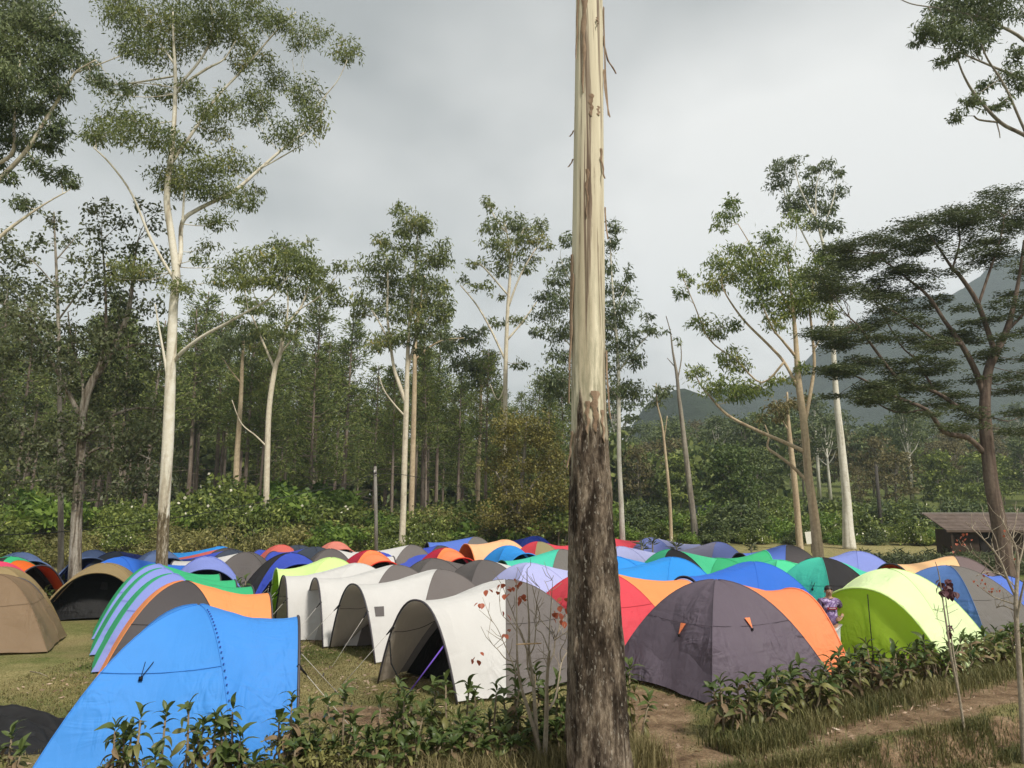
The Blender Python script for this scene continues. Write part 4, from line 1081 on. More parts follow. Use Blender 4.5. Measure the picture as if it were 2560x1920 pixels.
# the flat-layered dark tree at the right
rg14 = random.Random(14)
cl14 = []
for _ in range(165):
    x = rg14.uniform(2045, 2600)
    top = 585 - (x - 2060) * 0.26 + (18 * math.sin(x * 0.03))
    u = rg14.random() ** 1.35
    y = top + 18 + u * (1060 - top - 0.35 * max(0, 2350 - x))
    cl14.append((x, y, rg14.uniform(34, 62), rg14.uniform(9, 15), 1.0))
photo_tree('spreading_tree', 'big dark spreading tree with flat layered foliage over the shed', 'tree', 33.0,
    [(2515, 1440, 44), (2508, 1371, 38), (2490, 1270, 34), (2477, 1197, 32), (2464, 1067, 30), (2462, 1010, 26), (2470, 930, 22), (2490, 880, 20), (2515, 830, 16), (2535, 760, 12), (2550, 680, 8), (2560, 600, 5)],
    [[(2458, 1130, 15), (2420, 1095, 13), (2360, 1080, 12), (2316, 1024, 10), (2229, 989, 8), (2170, 955, 6), (2121, 932, 4)], [(2463, 1050, 13), (2400, 1020, 11), (2338, 980, 10), (2251, 950, 8), (2186, 872, 7), (2150, 820, 5), (2120, 790, 3)],
     [(2464, 1000, 16), (2440, 930, 15), (2403, 860, 13), (2360, 800, 10), (2320, 740, 8), (2264, 693, 6), (2186, 632, 4)], [(2490, 890, 14), (2446, 762, 12), (2400, 690, 10), (2381, 671, 8), (2340, 610, 5), (2300, 560, 3)],
     [(2446, 762, 8), (2470, 690, 7), (2500, 600, 5), (2510, 540, 3)], [(2403, 860, 9), (2340, 850, 7), (2270, 800, 5), (2200, 760, 3)], [(2338, 980, 7), (2290, 900, 5), (2250, 860, 4), (2180, 740, 3)], [(2381, 671, 6), (2400, 600, 5), (2390, 540, 3)], [(2316, 1024, 6), (2240, 1030, 5), (2180, 1000, 3)], [(2515, 830, 9), (2580, 760, 6), (2620, 690, 4)]],
    cl14, LEAF_FEATHER, BARK_RED, dens=2.5, lsz=(9, 2.6), droop=0.12, flat=0.75, depth=0.7, seed=24, tuft=16, upper=0.9, zr=0.9)

photo_tree('eucalyptus_tree', 'eucalyptus branches hanging in at the top right corner', 'tree', 20.0,
    [(2760, 1650, 50), (2740, 1200, 44), (2710, 800, 36), (2690, 560, 28), (2660, 380, 20), (2640, 200, 14), (2620, 50, 9), (2610, -80, 5)],
    [[(2670, 400, 12), (2559, 337, 10), (2501, 306, 9), (2441, 241, 7), (2410, 190, 5), (2393, 145, 4)], [(2665, 400, 9), (2590, 380, 8), (2559, 320, 7), (2513, 217, 6), (2470, 150, 5), (2453, 110, 3)], [(2650, 260, 10), (2559, 200, 8), (2490, 170, 6), (2420, 140, 4), (2380, 120, 2)],
     [(2640, 180, 10), (2560, 100, 9), (2500, 65, 7), (2440, 40, 5), (2340, 20, 4), (2280, 10, 3), (2245, -5, 2)], [(2501, 306, 6), (2450, 300, 5), (2435, 290, 4)], [(2490, 300, 4), (2498, 330, 3), (2500, 345, 2)]],
    [(2417, 24, 60, 38), (2369, 48, 50, 34), (2312, 62, 32, 28), (2345, 86, 45, 24), (2405, 86, 50, 28), (2453, 62, 45, 34), (2489, 24, 50, 38), (2292, 97, 22, 14), (2381, 133, 30, 18), (2354, 149, 20, 14), (2537, 133, 30, 24), (2429, 243, 30, 22), (2398, 285, 24, 16), (2465, 207, 26, 18), (2525, 185, 40, 18), (2350, 10, 40, 24), (2480, 262, 20, 14), (2440, 110, 40, 22), (2546, 210, 26, 20), (2380, 0, 60, 24), (2480, -20, 80, 30), (2560, 20, 40, 40, .5), (2515, 250, 18, 12)],
    LEAF_EUC_D, BARK_GREY, dens=1.0, lsz=(15, 4.0), seed=25)

# ------------------------------------------------------------------ the great trunk in front
TD = 8.6
tb = at(1500, 1920, TD)
tx, tz = tb.x, gz(tb.x, TD)
trunk_root = empty('eucalyptus_tree', (tx, TD, tz), 'great bare eucalyptus trunk in front with dark rough foot and cream upper bark', 'tree')
prof = [(-0.4, 1500, 178)]
rows = [(1990, 1503, 160), (1920, 1500, 150), (1850, 1495, 143), (1760, 1492, 137), (1600, 1487, 128), (1500, 1484, 119), (1400, 1482, 113), (1300, 1478, 102), (1200, 1476, 96), (1100, 1474, 91), (1000, 1472, 88), (700, 1470, 85), (400, 1471, 79), (0, 1473, 73), (-400, 1476, 68), (-800, 1480, 62)]
zs = []
for py, px, w in rows:
    p = at(px, py, TD)
    zs.append((p.z - tz, p.x - tx, w * mpp(TD) * 0.5))
zs.sort()
zs.insert(0, (-0.5, zs[0][1] + 0.01, zs[0][2] * 1.25))
def trunk_at(z):
    for a, b in zip(zs, zs[1:]):
        if a[0] <= z <= b[0]:
            t = (z - a[0]) / (b[0] - a[0])
            return a[1] + (b[1] - a[1]) * t, a[2] + (b[2] - a[2]) * t
    return zs[-1][1], zs[-1][2]
ZB = at(1478, 1075, TD).z - tz            # the rough bark ends here
def rough_k(x, y, z):
    n = noise.fractal(Vector((x * 9.0, y * 9.0, z * 0.55)), 1.0, 2.0, 4) * 0.8 + 0.5 * noise.noise(Vector((x * 3, y * 3, z * .3)))
    lean = -0.55 * max(0.0, -x - 0.08) / 0.2           # on the left the smooth bark reaches further down
    return 1 - sstep(ZB - 0.05 + n * 0.55 + lean, ZB + 0.05 + n * 0.55 + lean, z)
NT = 112
zz = list(np.arange(-0.5, 10.3, 0.028)) + list(np.arange(10.35, zs[-1][0], 0.5))
TV = []; RK = []
for z in zz:
    cxx, r = trunk_at(z)
    for k in range(NT):
        a = 2 * math.pi * k / NT
        ux, uy = math.cos(a), math.sin(a)
        rk = rough_k(ux * r, uy * r, z)
        d1 = noise.fractal(Vector((ux * 4.5, uy * 4.5, z * 2.6)), 1.0, 2.0, 5)
        d2 = noise.noise(Vector((ux * 1.4 + 3, uy * 1.4, z * 0.7)))
        d3 = noise.ridged_multi_fractal(Vector((ux * 7, uy * 7, z * 2.0)), 1.0, 2.0, 4, 1.0, 2.0) - 1.0
        flut = noise.noise(Vector((ux * 5.5, uy * 5.5, z * 0.22 + 9)))
        rr_ = r * (1 + 0.05 * d2) + rk * (0.016 * d1 + 0.010 * d3 + 0.010) + (1 - rk) * 0.006 * flut
        TV.append((cxx + ux * rr_, uy * rr_, z)); RK.append(rk)
nz_ = len(zz)
idt = np.arange(nz_ * NT).reshape(nz_, NT)
nxt = np.roll(idt, -1, axis=1)
Ft = np.stack([idt[:-1], nxt[:-1], nxt[1:], idt[1:]], -1).reshape(-1, 4)

tm, N, L, out = new_mat('great_trunk_bark')
tc = N.new('ShaderNodeTexCoord')
ar = nnode(N, 'ShaderNodeAttribute', attribute_name='rough')
def stretched(sx, sz_, scale, det=5.0, rough=0.65, dist=0.0):
    mp = N.new('ShaderNodeMapping'); mp.inputs['Scale'].default_value = (sx, sx, sz_)
    L.new(tc.outputs['Object'], mp.inputs['Vector'])
    n_ = nnode(N, 'ShaderNodeTexNoise', Scale=scale, Detail=det, Roughness=rough, Distortion=dist)
    L.new(mp.outputs[0], n_.inputs['Vector'])
    return n_.outputs['Fac']
f1 = stretched(7, 2.2, 4.0, 8.0, 0.78)
f2 = stretched(5, 1.6, 1.0, 4.0, 0.6)
rcol = ramp([(0.30, (0.030, 0.021, 0.014)), (0.45, (0.115, 0.090, 0.070)), (0.58, (0.235, 0.195, 0.158)), (0.74, (0.39, 0.345, 0.295))], f1)
rdark = ramp([(0.40, (0.16, 0.135, 0.115)), (0.48, (0.50, 0.46, 0.43)), (0.60, (1.25, 1.2, 1.12))], f2)
rcol = mixc(1.0, rcol, rdark, 'MULTIPLY')
mpv = N.new('ShaderNodeMapping'); mpv.inputs['Scale'].default_value = (48, 48, 14)
nw_ = nnode(N, 'ShaderNodeTexNoise', Scale=14.0, Detail=3.0)
L.new(tc.outputs['Object'], nw_.inputs['Vector'])
va = nnode(N, 'ShaderNodeVectorMath', operation='MULTIPLY_ADD'); L.new(nw_.outputs['Color'], va.inputs[0]); va.inputs[1].default_value = (.07, .07, .10); L.new(tc.outputs['Object'], va.inputs[2])
L.new(va.outputs[0], mpv.inputs['Vector'])
vor = nnode(N, 'ShaderNodeTexVoronoi', Scale=1.0); vor.inputs['Randomness'].default_value = 1.0
L.new(mpv.outputs[0], vor.inputs['Vector'])
vs = N.new('ShaderNodeSeparateColor'); L.new(vor.outputs['Color'], vs.inputs[0])
vf = ramp([(0.62, (0, 0, 0)), (0.95, (1, 1, 1))], vs.outputs[0])
vd = ramp([(0.30, (1, 1, 1)), (0.48, (0, 0, 0))], vor.outputs['Distance'])
vm = mixc(1.0, vf, vd, 'MULTIPLY')
vk = nnode(N, 'ShaderNodeMath', operation='MULTIPLY'); L.new(vm, vk.inputs[0]); vk.inputs[1].default_value = 0.5
wf = nnode(N, 'ShaderNodeRGB'); wf.outputs[0].default_value = (0.47, 0.43, 0.37, 1)
rcol = mixc(vk.outputs[0], rcol, wf.outputs[0])
g1 = stretched(9, 0.32, 1.0, 6.0, 0.6, 0.7)
g2 = stretched(4, 0.22, 1.0, 3.0, 0.5, 0.4)
g3 = stretched(22, 3.0, 1.0, 5.0, 0.7)
ccol = ramp([(0.35, (0.15, 0.108, 0.08)), (0.405, (0.26, 0.205, 0.155)), (0.43, (0.58, 0.52, 0.39)), (0.70, (0.74, 0.68, 0.52))], g1)
cstain = ramp([(0.34, (0.62, 0.58, 0.54)), (0.50, (1.0, 1.0, 1.0))], g2)
ccol = mixc(0.85, ccol, cstain, 'MULTIPLY')
# grey green weathering on the lower smooth bark
sep = N.new('ShaderNodeSeparateXYZ'); L.new(tc.outputs['Object'], sep.inputs[0])
wz = nnode(N, 'ShaderNodeMapRange'); wz.inputs['From Min'].default_value = ZB + 2.4; wz.inputs['From Max'].default_value = ZB + 0.4
L.new(sep.outputs['Z'], wz.inputs['Value'])
wm = nnode(N, 'ShaderNodeMath', operation='MULTIPLY'); L.new(wz.outputs[0], wm.inputs[0])
wr = ramp([(0.42, (0, 0, 0)), (0.60, (0.85, 0.85, 0.85))], g3)
L.new(wr, wm.inputs[1])
wc = nnode(N, 'ShaderNodeRGB'); wc.outputs[0].default_value = (0.27, 0.255, 0.175, 1)
ccol = mixc(wm.outputs[0], ccol, wc.outputs[0])
tcol = mixc(ar.outputs['Fac'], ccol, rcol)
b = nnode(N, 'ShaderNodeBsdfPrincipled', Roughness=0.85); b.inputs['Specular IOR Level'].default_value = 0.15
L.new(tcol, b.inputs['Base Color'])
bs = nnode(N, 'ShaderNodeMath', operation='MULTIPLY_ADD'); L.new(ar.outputs['Fac'], bs.inputs[0]); bs.inputs[1].default_value = 0.85; bs.inputs[2].default_value = 0.12
bp = nnode(N, 'ShaderNodeBump', Distance=0.03); L.new(bs.outputs[0], bp.inputs['Strength']); L.new(f1, bp.inputs['Height']); L.new(bp.outputs[0], b.inputs['Normal'])
L.new(b.outputs[0], out.inputs['Surface'])
me = np_mesh('trunk', TV, Ft, tm, True)
a_ = me.attributes.new('rough', 'FLOAT', 'POINT'); a_.data.foreach_set('value', np.array(RK, dtype=np.float32))
link('trunk', me, trunk_root)
STRIP = barkmat('bark_strip', (0.30, 0.215, 0.15), (0.20, 0.135, 0.09), (0.09, 0.055, 0.035), 0.38, 0.55, 2.0)
def bark_strip(px, y0, y1, w, ang, curl, taper=0.25, lift=0.015):
    """a strip of peeling bark from photograph height y0 down to y1"""
    z0, z1 = at(px, y0, TD).z - tz, at(px, y1, TD).z - tz
    G, Gi = [], []
    for i in range(15):
        t = i / 14
        z = z0 + (z1 - z0) * t
        cxx, r = trunk_at(z)
        ww = w * (1 - (1 - taper) * t) * (0.85 + 0.3 * math.sin(i * 1.7))
        row, rowi = [], []
        for k in (-1, 0, 1):
            aa = ang + k * ww / (2 * r) + 0.05 * math.sin(i * 0.9)
            rad = r + lift + curl * t * t + (0.012 if k == 0 else 0.0)
            row.append((cxx + math.cos(aa) * rad, math.sin(aa) * rad, z))
            rowi.append((cxx + math.cos(aa) * (rad - 0.006), math.sin(aa) * (rad - 0.006), z))
        G.append(row); Gi.append(rowi)
    m = MB(); m.quad_grid(G); m.quad_grid([r_[::-1] for r_ in Gi])
    for a_, c_ in ((0, 0), (2, 2)):
        m.quad_grid([[G[i][a_], Gi[i][c_]] for i in range(15)])
    m.build('bark_strip', STRIP, trunk_root)
for args in ((1512, 20, 290, 0.05, -0.05, 0.05), (1512, 90, 180, 0.04, 0.10, 0.16), (1500, 385, 462, 0.045, -0.75, 0.05), (1508, 180, 300, 0.03, -0.25, 0.07), (1512, 520, 600, 0.03, -0.1, 0.03),
             (1428, 640, 1010, 0.07, -2.95, 0.02), (1430, 690, 930, 0.05, -2.75, 0.04), (1434, 330, 345, 0.03, -3.0, 0.05), (1434, 400, 420, 0.03, -3.05, 0.06), (1497, 65, 85, 0.03, -1.1, 0.03), (1440, 0, 160, 0.035, -2.6, 0.01), (1470, 0, 250, 0.09, -2.05, 0.004, 0.2, 0.004),
             (1475, 440, 560, 0.045, -1.75, 0.006, 0.2, 0.004), (1512, 880, 1050, 0.04, -0.35, 0.03), (1430, 1080, 1170, 0.06, -2.85, 0.05), (1480, 255, 310, 0.06, -1.5, 0.004, 0.6, 0.005), (1502, 282, 305, 0.05, -0.95, 0.004, 0.8, 0.005)):
    bark_strip(*args)
bark_strip(1480, 985, 1085, 0.10, -1.35, 0.004, 0.35, 0.02)
bark_strip(1470, 1010, 1090, 0.06, -1.75, 0.03, 0.3, 0.012)
bark_strip(1500, 1030, 1110, 0.05, -0.9, 0.02, 0.3, 0.012)

# ------------------------------------------------------------------ pines of the wood behind, copied from four grown ones
def zone(x, y):
    px = CX + x / y * F
    for lim, t in ((400, 'left of the tall white trunk'), (662, 'right of the tall white trunk'), (1004, 'left of the full crowned eucalyptus'), (1264, 'left of the olive yellow tree'),
                   (1500, 'near the great trunk'), (1720, 'left of the bare dead trunk'), (2030, 'right of the bare dead trunk'), (2210, 'around the silvery trunk')):
        if px < lim: return t
    return 'towards the shed'
SHORT = {}
def copy_tree(o, loc, rz, sc, label=None, group=None):
    c = o.copy(); COL.objects.link(c)
    c.location = loc; c.rotation_euler = (0, 0, rz); c.scale = sc
    if label: c['label'] = label
    if group: c['group'] = group
    for ch in o.children:
        d = ch.copy(); COL.objects.link(d); d.parent = c
    return c

def pine(seed, H, bare, lab):
    rg = np.random.default_rng(seed)
    root = empty('pine_tree', (0, 0, 0), lab, 'tree', 'pines of the wood behind the bushes')
    m = MB()
    bend = rg.uniform(-.02, .02, 2)
    tp = [(bend[0] * z * z / H, bend[1] * z * z / H, z) for z in np.linspace(-0.3, H, 12)]
    m.tube(tp, [0.20 * (1 - 0.85 * i / 11) + 0.02 for i in range(12)], 7)
    m.build('trunk', BARK_PINE, root)
    br, LV = MB(), []
    z = H * bare
    while z < H * 0.985:
        u = (z - H * bare) / (H * (1 - bare))
        ln = (2.7 * (1 - u) ** 0.75 + 0.35) * (0.55 + 0.45 * min(1, u * 4 + 0.3))
        for k in range(rg.integers(3, 6)):
            a = rg.uniform(0, 6.28); l = ln * rg.uniform(.6, 1.15)
            up = rg.uniform(-0.05, 0.35) + 0.5 * u
            A = Vector((bend[0] * z * z / H, bend[1] * z * z / H, z)); B = A + Vector((math.cos(a) * l, math.sin(a) * l, l * up))
            br.tube([A, A * 0.5 + B * 0.5 + Vector((0, 0, -0.08 * l)), B], [0.045, 0.032, 0.012], 3, cap=False)
            n = int(16 + 16 * l)
            t = rg.uniform(0.35, 1.05, (n, 1))
            P = np.array(A) * (1 - t) + np.array(B) * t + rg.normal(size=(n, 3)) * (0.10 + 0.10 * l)
            D = rg.normal(size=(n, 3)) * 0.9 + np.array((math.cos(a), math.sin(a), 0.7))
            LV.append(leaf_verts(P, D, rg.uniform(.30, .52, n), rg.uniform(.07, .13, n), rg))
        z += rg.uniform(.34, .62)
    for k in range(10):      # dead branches on the bare stem
        zz_ = rg.uniform(0.2, bare) * H; a = rg.uniform(0, 6.28); l = rg.uniform(.6, 2.0)
        br.tube([(0, 0, zz_), (math.cos(a) * l, math.sin(a) * l, zz_ + rg.uniform(-.3, .5))], [0.03, 0.01], 3, cap=False)
    br.build('branches', BARK_PINE, root)['kind'] = 'stuff'
    Vv = np.concatenate(LV)
    link('crown', np_mesh('crown', Vv, quads(len(Vv) // 4), LEAF_PINE), root)['kind'] = 'stuff'
    return root
PL = ['high crowned pine', 'pointed slim pine', 'bushy low pine', 'thin crooked pine']
pines = [pine(31, 20, .50, PL[0]), pine(32, 22, .42, PL[1]), pine(33, 18, .30, PL[2]), pine(34, 21, .55, PL[3])]
used = [False] * 4
rp = random.Random(5)
PTREES = []
for row, (yy, dx, hmul) in enumerate(((60, 4.6, .82), (66, 4.2, .90), (73, 4.2, .98), (81, 4.4, 1.04), (91, 5.0, 1.06), (103, 5.6, 1.05))):
    x = -0.76 * yy
    while x < 0.075 * yy + 2:
        k = rp.randrange(4)
        y = yy + rp.uniform(-3, 3); xx = x + rp.uniform(-1.4, 1.4)
        px = xx / y * F + CX
        cut = 1.06 - 0.28 * sstep(700, 1380, px) - 0.10 * (0.5 + 0.5 * math.sin(px * 0.021)) + rp.uniform(-.10, .12)
        s = hmul * cut
        loc = (xx, y, gz(xx, y))
        sc = (s * rp.uniform(.9, 1.15),) * 2 + (s,)
        if not used[k]:
            o = pines[k]; o.location = loc; o.rotation_euler = (0, 0, rp.uniform(0, 6)); o.scale = sc; used[k] = True
        else:
            o = copy_tree(pines[k], loc, rp.uniform(0, 6.28), sc)
        o['label'] = PL[k] + (' in the front rank, ' if row < 3 else ' deep in the wood, ') + zone(xx, y)
        x += dx * rp.uniform(.75, 1.25)

# the depth of the wood behind them: one mass nobody could count
rgw = np.random.default_rng(77)
n = 42000
xw = rgw.uniform(-105, 40, n); yw = rgw.uniform(108, 122, n)
top = 16 - 5 * np.clip((xw + 20) / 40, 0, 1) + 2.5 * np.sin(xw * 0.5) + 1.6 * np.sin(xw * 1.3)
zw = rgw.uniform(0, 1, n) ** 0.9 * top + 0.5
Pw = np.stack([xw, yw, zw], 1)
tag(link('far_wood', np_mesh('far_wood', leaf_verts(Pw, rgw.normal(size=(n, 3)), rgw.uniform(1.2, 2.2, n), rgw.uniform(.6, 1.1, n), rgw), quads(n), LEAF_PINE)), 'dark depth of the pine wood', 'wood', kind='stuff')

# ------------------------------------------------------------------ woodland on the rising ground at the right
def wood_tree(seed, H, spread, mat, lab, bark, bare=0.35, lsz=(.55, .26), n_cl=13, per=230, name='woodland_tree', grp='trees of the wooded slope beyond the lawn', droop=0.3):
    rg = np.random.default_rng(seed)
    root = empty(name, (0, 0, 0), lab, 'tree', grp)
    m = MB()
    m.tube([(0, 0, -.4), (rg.normal() * .15, rg.normal() * .15, H * .4), (rg.normal() * .3, rg.normal() * .3, H * .85)], [H * .016, H * .012, H * .004], 7)
    LV = []
    br = MB()
    for k in range(n_cl):
        u = (k + .5) / n_cl
        z = H * (bare + (1 - bare) * u * 0.95)
        rad = spread * math.sin(math.pi * min(1, 0.18 + 0.80 * u)) ** 0.8
        a = k * 2.4 + rg.uniform(-.5, .5); r = rad * rg.uniform(.35, .8)
        C = (math.cos(a) * r, math.sin(a) * r, z)
        R = spread * rg.uniform(.34, .55)
        LV.append(cloud_leaves(C, (R, R, R * rg.uniform(.45, .8)), per, lsz[0], lsz[1], droop, 0, rg, 8, 0.4))
        br.tube([(0, 0, z * .72), (C[0] * .5, C[1] * .5, z * .82), C], [H * .006, H * .005, H * .002], 4, cap=False)
    m.build('trunk', bark, root)
    br.build('branches', bark, root)['kind'] = 'stuff'
    Vv = np.concatenate(LV)
    link('crown', np_mesh('crown', Vv, quads(len(Vv) // 4), mat), root)['kind'] = 'stuff'
    return root
WL = ['dark round tree', 'pale stemmed tree', 'thin brownish tree', 'fresh green tree', 'dark pointed tree']
woods = [wood_tree(41, 13, 4.2, LEAF_WOOD, WL[0], BARK_GREY), wood_tree(42, 18, 4.0, LEAF_EUC_D, WL[1], BARK_WHITE, .60, n_cl=11, per=150), wood_tree(43, 12, 3.6, LEAF_WOOD_B, WL[2], BARK_GREY, .35, per=130),
         wood_tree(44, 9, 3.4, LEAF_BUSH, WL[3], BARK_GREY, .22), wood_tree(45, 15, 2.6, LEAF_PINE, WL[4], BARK_PINE, .22, n_cl=16)]
usedw = [False] * 5
rw = random.Random(8)
for yy, dx in ((96, 5.4), (108, 5.2), (122, 5.6), (140, 6.2), (162, 7.0), (190, 8.0), (225, 9.0), (270, 10.5)):
    x = 0.04 * yy + 4
    while x < 0.78 * yy:
        y = yy + rw.uniform(-5, 5); xx = x + rw.uniform(-2, 2)
        x += dx * rw.uniform(.7, 1.25)
        if math.hypot(xx - 34, y - 103) < 9.5 or (yy < 100 and 18 < xx < 30): continue
        k = rw.choices(range(5), (4, 2.2, 3, 2.2, 2.6))[0]
        s = rw.uniform(.75, 1.15) * (1 + 0.25 * sstep(120, 260, y))
        if yy < 100: s *= .72
        loc = (xx, y, gz(xx, y)); sc = (s * rw.uniform(.9, 1.25),) * 2 + (s,)
        if not usedw[k]:
            o = woods[k]; o.location = loc; o.scale = sc; usedw[k] = True
        else:
            o = copy_tree(woods[k], loc, rw.uniform(0, 6.28), sc)
        o['label'] = WL[k] + (' low on' if yy < 135 else ' high on') + ' the wooded slope, ' + zone(xx, y)
# the round green tree by the small hut
rt = wood_tree(46, 9.5, 3.6, leafmat('leaf_round_tree', (0.045, 0.075, 0.018), (0.13, 0.18, 0.045), 0.3, 0.5), 'round bright green tree standing beside the small hut', BARK_GREY, .30, (.42, .22), 20, 260, 'round_tree', None, 0.2)
p = at(1832, 1290, 84); rt.location = (p.x, 84, gz(p.x, 84)); 


# ------------------------------------------------------------------ bushes
def bush(name, seed, n_cl, per, R, H, mat, lab, grp, lsz=(.26, .12), flowers=0, fl_mat=None, hang=False):
    rg = np.random.default_rng(seed)
    root = empty(name, (0, 0, 0), lab, 'bush', grp)
    root['label_base'] = lab
    SHORT[lab] = ' '.join(lab.split()[:6])
    LV, FV = [], []
    st = MB()
    for k in range(n_cl):
        a = rg.uniform(0, 6.28); r = R * rg.uniform(0, 1) ** .6
        z = H * rg.uniform(.22, .80) * (1 - 0.35 * (r / R) ** 2)
        C = np.array((math.cos(a) * r, math.sin(a) * r * .8, z))
        q = R * rg.uniform(.32, .52)
        LV.append(cloud_leaves(C, (q, q, q * .75), per, lsz[0], lsz[1], .35, 0, rg, 6, .55))
        st.tube([(C[0] * .2, C[1] * .2, 0), (C[0] * .5, C[1] * .5, z * .6), tuple(C)], [.05, .035, .012], 4, cap=False)
        if flowers:
            P = C + unit(rg.normal(size=(flowers, 3)) + np.array((0, -1.0, .35))) * np.array((q, q, q * .75)) * 1.02
            D = rg.normal(size=(flowers, 3)) * .4 + np.array((0, -.2, -1.0 if hang else .6))
            FV.append(leaf_verts(P, D, (.26 if hang else .13) * rg.uniform(.7, 1.2, flowers), (.12 if hang else .13), rg))
    st.build('stems', BARK_GREY, root)['kind'] = 'stuff'
    Vv = np.concatenate(LV)
    link('foliage', np_mesh('foliage', Vv, quads(len(Vv) // 4), mat), root)['kind'] = 'stuff'
    if FV:
        Vv = np.concatenate(FV)
        link('blossoms', np_mesh('blossoms', Vv, quads(len(Vv) // 4), fl_mat), root)['kind'] = 'stuff'
    return root
WHITE_FL = plain('blossom_cream', (0.72, 0.69, 0.55), 0.7)
BG = 'wild bushes along the back of the camp'
bushes = [bush('wild_bush', 51, 15, 210, 2.0, 3.4, LEAF_BUSH, 'leafy green bush in the thicket', BG),
          bush('wild_bush', 52, 15, 210, 2.0, 3.2, LEAF_BUSH_B, 'dull dry bush in the thicket', BG, (.20, .09)),
          bush('wild_bush', 53, 14, 210, 2.0, 3.3, LEAF_BUSH, 'white flowering bush in the thicket', BG, (.24, .11), 2, WHITE_FL),
          bush('wild_bush', 54, 13, 200, 1.9, 3.5, LEAF_BUSH_G, 'light green bush in the thicket', BG, (.34, .16))]
DG = 'trumpet flower bushes behind the far lawn'
datura = [bush('trumpet_flower_bush', 55, 14, 190, 2.1, 3.2, LEAF_BUSH, 'trumpet flower bush beyond the lawn', DG, (.36, .17), 3, WHITE_FL, True),
          bush('trumpet_flower_bush', 56, 14, 190, 2.1, 3.0, LEAF_WOOD, 'dark flowerless bush beyond the lawn', DG, (.34, .16)),
          bush('trumpet_flower_bush', 57, 12, 190, 1.9, 2.4, LEAF_BUSH_G, 'light green bush beyond the lawn', DG, (.30, .15))]
rb = random.Random(3)
def scatter(protos, spots, w):
    us = [False] * len(protos)
    for x, y, s in spots:
        k = rb.choices(range(len(protos)), w)[0]
        loc = (x, y, gz(x, y) - .1); sc = (s * rb.uniform(.9, 1.3), s * rb.uniform(.9, 1.2), s * rb.uniform(.85, 1.15)); rz = rb.uniform(-.6, .6)
        if not us[k]:
            o = protos[k]; o.location = loc; o.scale = sc; o.rotation_euler = (0, 0, rz); us[k] = True
        else:
            o = copy_tree(protos[k], loc, rz, sc)
        o['label'] = SHORT[protos[k]['label_base']] + ', ' + zone(x, y)
    for k, u in enumerate(us):
        if not u: protos[k].location = (spots[k][0] + 1, spots[k][1] + 2, gz(spots[k][0], spots[k][1]))
sp = []
for yy, sx, s0 in ((47.5, 2.9, .90), (50.0, 2.7, 1.12), (53.5, 2.9, 1.32), (57.5, 3.2, 1.4)):
    x = -0.75 * yy
    while x < (3.5 if yy < 52 else 6.5):
        hump = 0.18 * math.sin(x * 0.32 + 0.6) + 0.10 * math.sin(x * 0.9)
        sp.append((x + rb.uniform(-.7, .7), yy + rb.uniform(-.9, .9) - (6 * sstep(-20, -34, x)) * 0.6, s0 * (1 + hump) * rb.uniform(.85, 1.12)))
        x += sx * rb.uniform(.8, 1.2)
scatter(bushes, sp, (3, 2.6, 1.6, 1.3))
sp = []
for yy, sx, s0 in ((57.5, 2.6, .62), (61, 2.8, .85), (66, 3.0, 1.0), (71, 3.2, 1.05), (78, 3.4, 1.15), (88, 4.0, 1.3)):
    x = 5.0 + (yy - 62) * .05
    while x < 0.72 * yy:
        if not (yy > 78 and 26 < x < 42 and rb.random() < .8):
            sp.append((x + rb.uniform(-.8, .8), yy + rb.uniform(-1.5, 1.5), s0 * rb.uniform(.8, 1.15)))
        x += sx * rb.uniform(.8, 1.25)
scatter(datura, sp, (3, 3, 2))

sh = bush('shade_bush', 59, 13, 190, 2.1, 3.0, LEAF_WOOD, 'dark shade bush under the pines', 'shade bushes under the pines', (.40, .20))
shade = [sh]
sp = []
for yy in (64, 71, 79, 88):
    x = -0.72 * yy
    while x < 6:
        sp.append((x + rb.uniform(-1, 1), yy + rb.uniform(-2.5, 2.5), rb.uniform(.85, 1.35))); x += rb.uniform(3.0, 5.2)
scatter(shade, sp, (1,))

# dark strappy hedge plants in front of the shed
SG = 'dark low hedge plants in front of the shed'
hp = bush('hedge_plant', 58, 10, 90, .75, .95, LEAF_DARK, 'dark strap leaved hedge plant in the rows before the shed', SG, (.30, .06))
first = True
for yy, xa, xb in ((41.5, 21.5, 28), (44.5, 20.5, 31)):
    x = xa
    while x < xb:
        loc = (x, yy + (x - xa) * .12 + rb.uniform(-.2, .2), gz(x, yy)); s = rb.uniform(1.15, 1.5)
        if first: hp.location = loc; hp.scale = (s, s, s); first = False
        else: copy_tree(hp, loc, rb.uniform(0, 6), (s, s, s))
        x += .85

# small rosette palms on the lawn edge
def rosette(px, py, d, h, lab, n=34, spread=.55, stem=.06):
    p = at(px, py, d); z0 = gz(p.x, d)
    root = empty('cabbage_palm', (p.x, d, z0), lab, 'plant', 'small spiky palms among the back tents')
    hz = max(.5, p.z - z0)
    m = MB(); m.tube([(0, 0, 0), (0.03, 0, hz)], [stem, stem * .7], 6); m.build('stem', BARK_GREY, root)
    rg = np.random.default_rng(int(px))
    P = np.tile(np.array((0.03, 0, hz)), (n, 1)) + np.stack([np.zeros(n), np.zeros(n), rg.uniform(-.25, .1, n)], 1)
    D = rg.normal(size=(n, 3)); D[:, 2] = np.abs(D[:, 2]) * .8 - .25
    link('rosette', np_mesh('rosette', leaf_verts(P, D, spread * rg.uniform(.8, 1.2, n), .075, rg), quads(n), LEAF_DARK), root)
rosette(1690, 1365, 40, 1.2, 'small spiky palm in front of the wrinkled lilac tent, nearest the bare trunk')
rosette(1630, 1352, 42, 1.2, 'taller thin spiky palm in front of the wrinkled lilac tent', 26, .5)
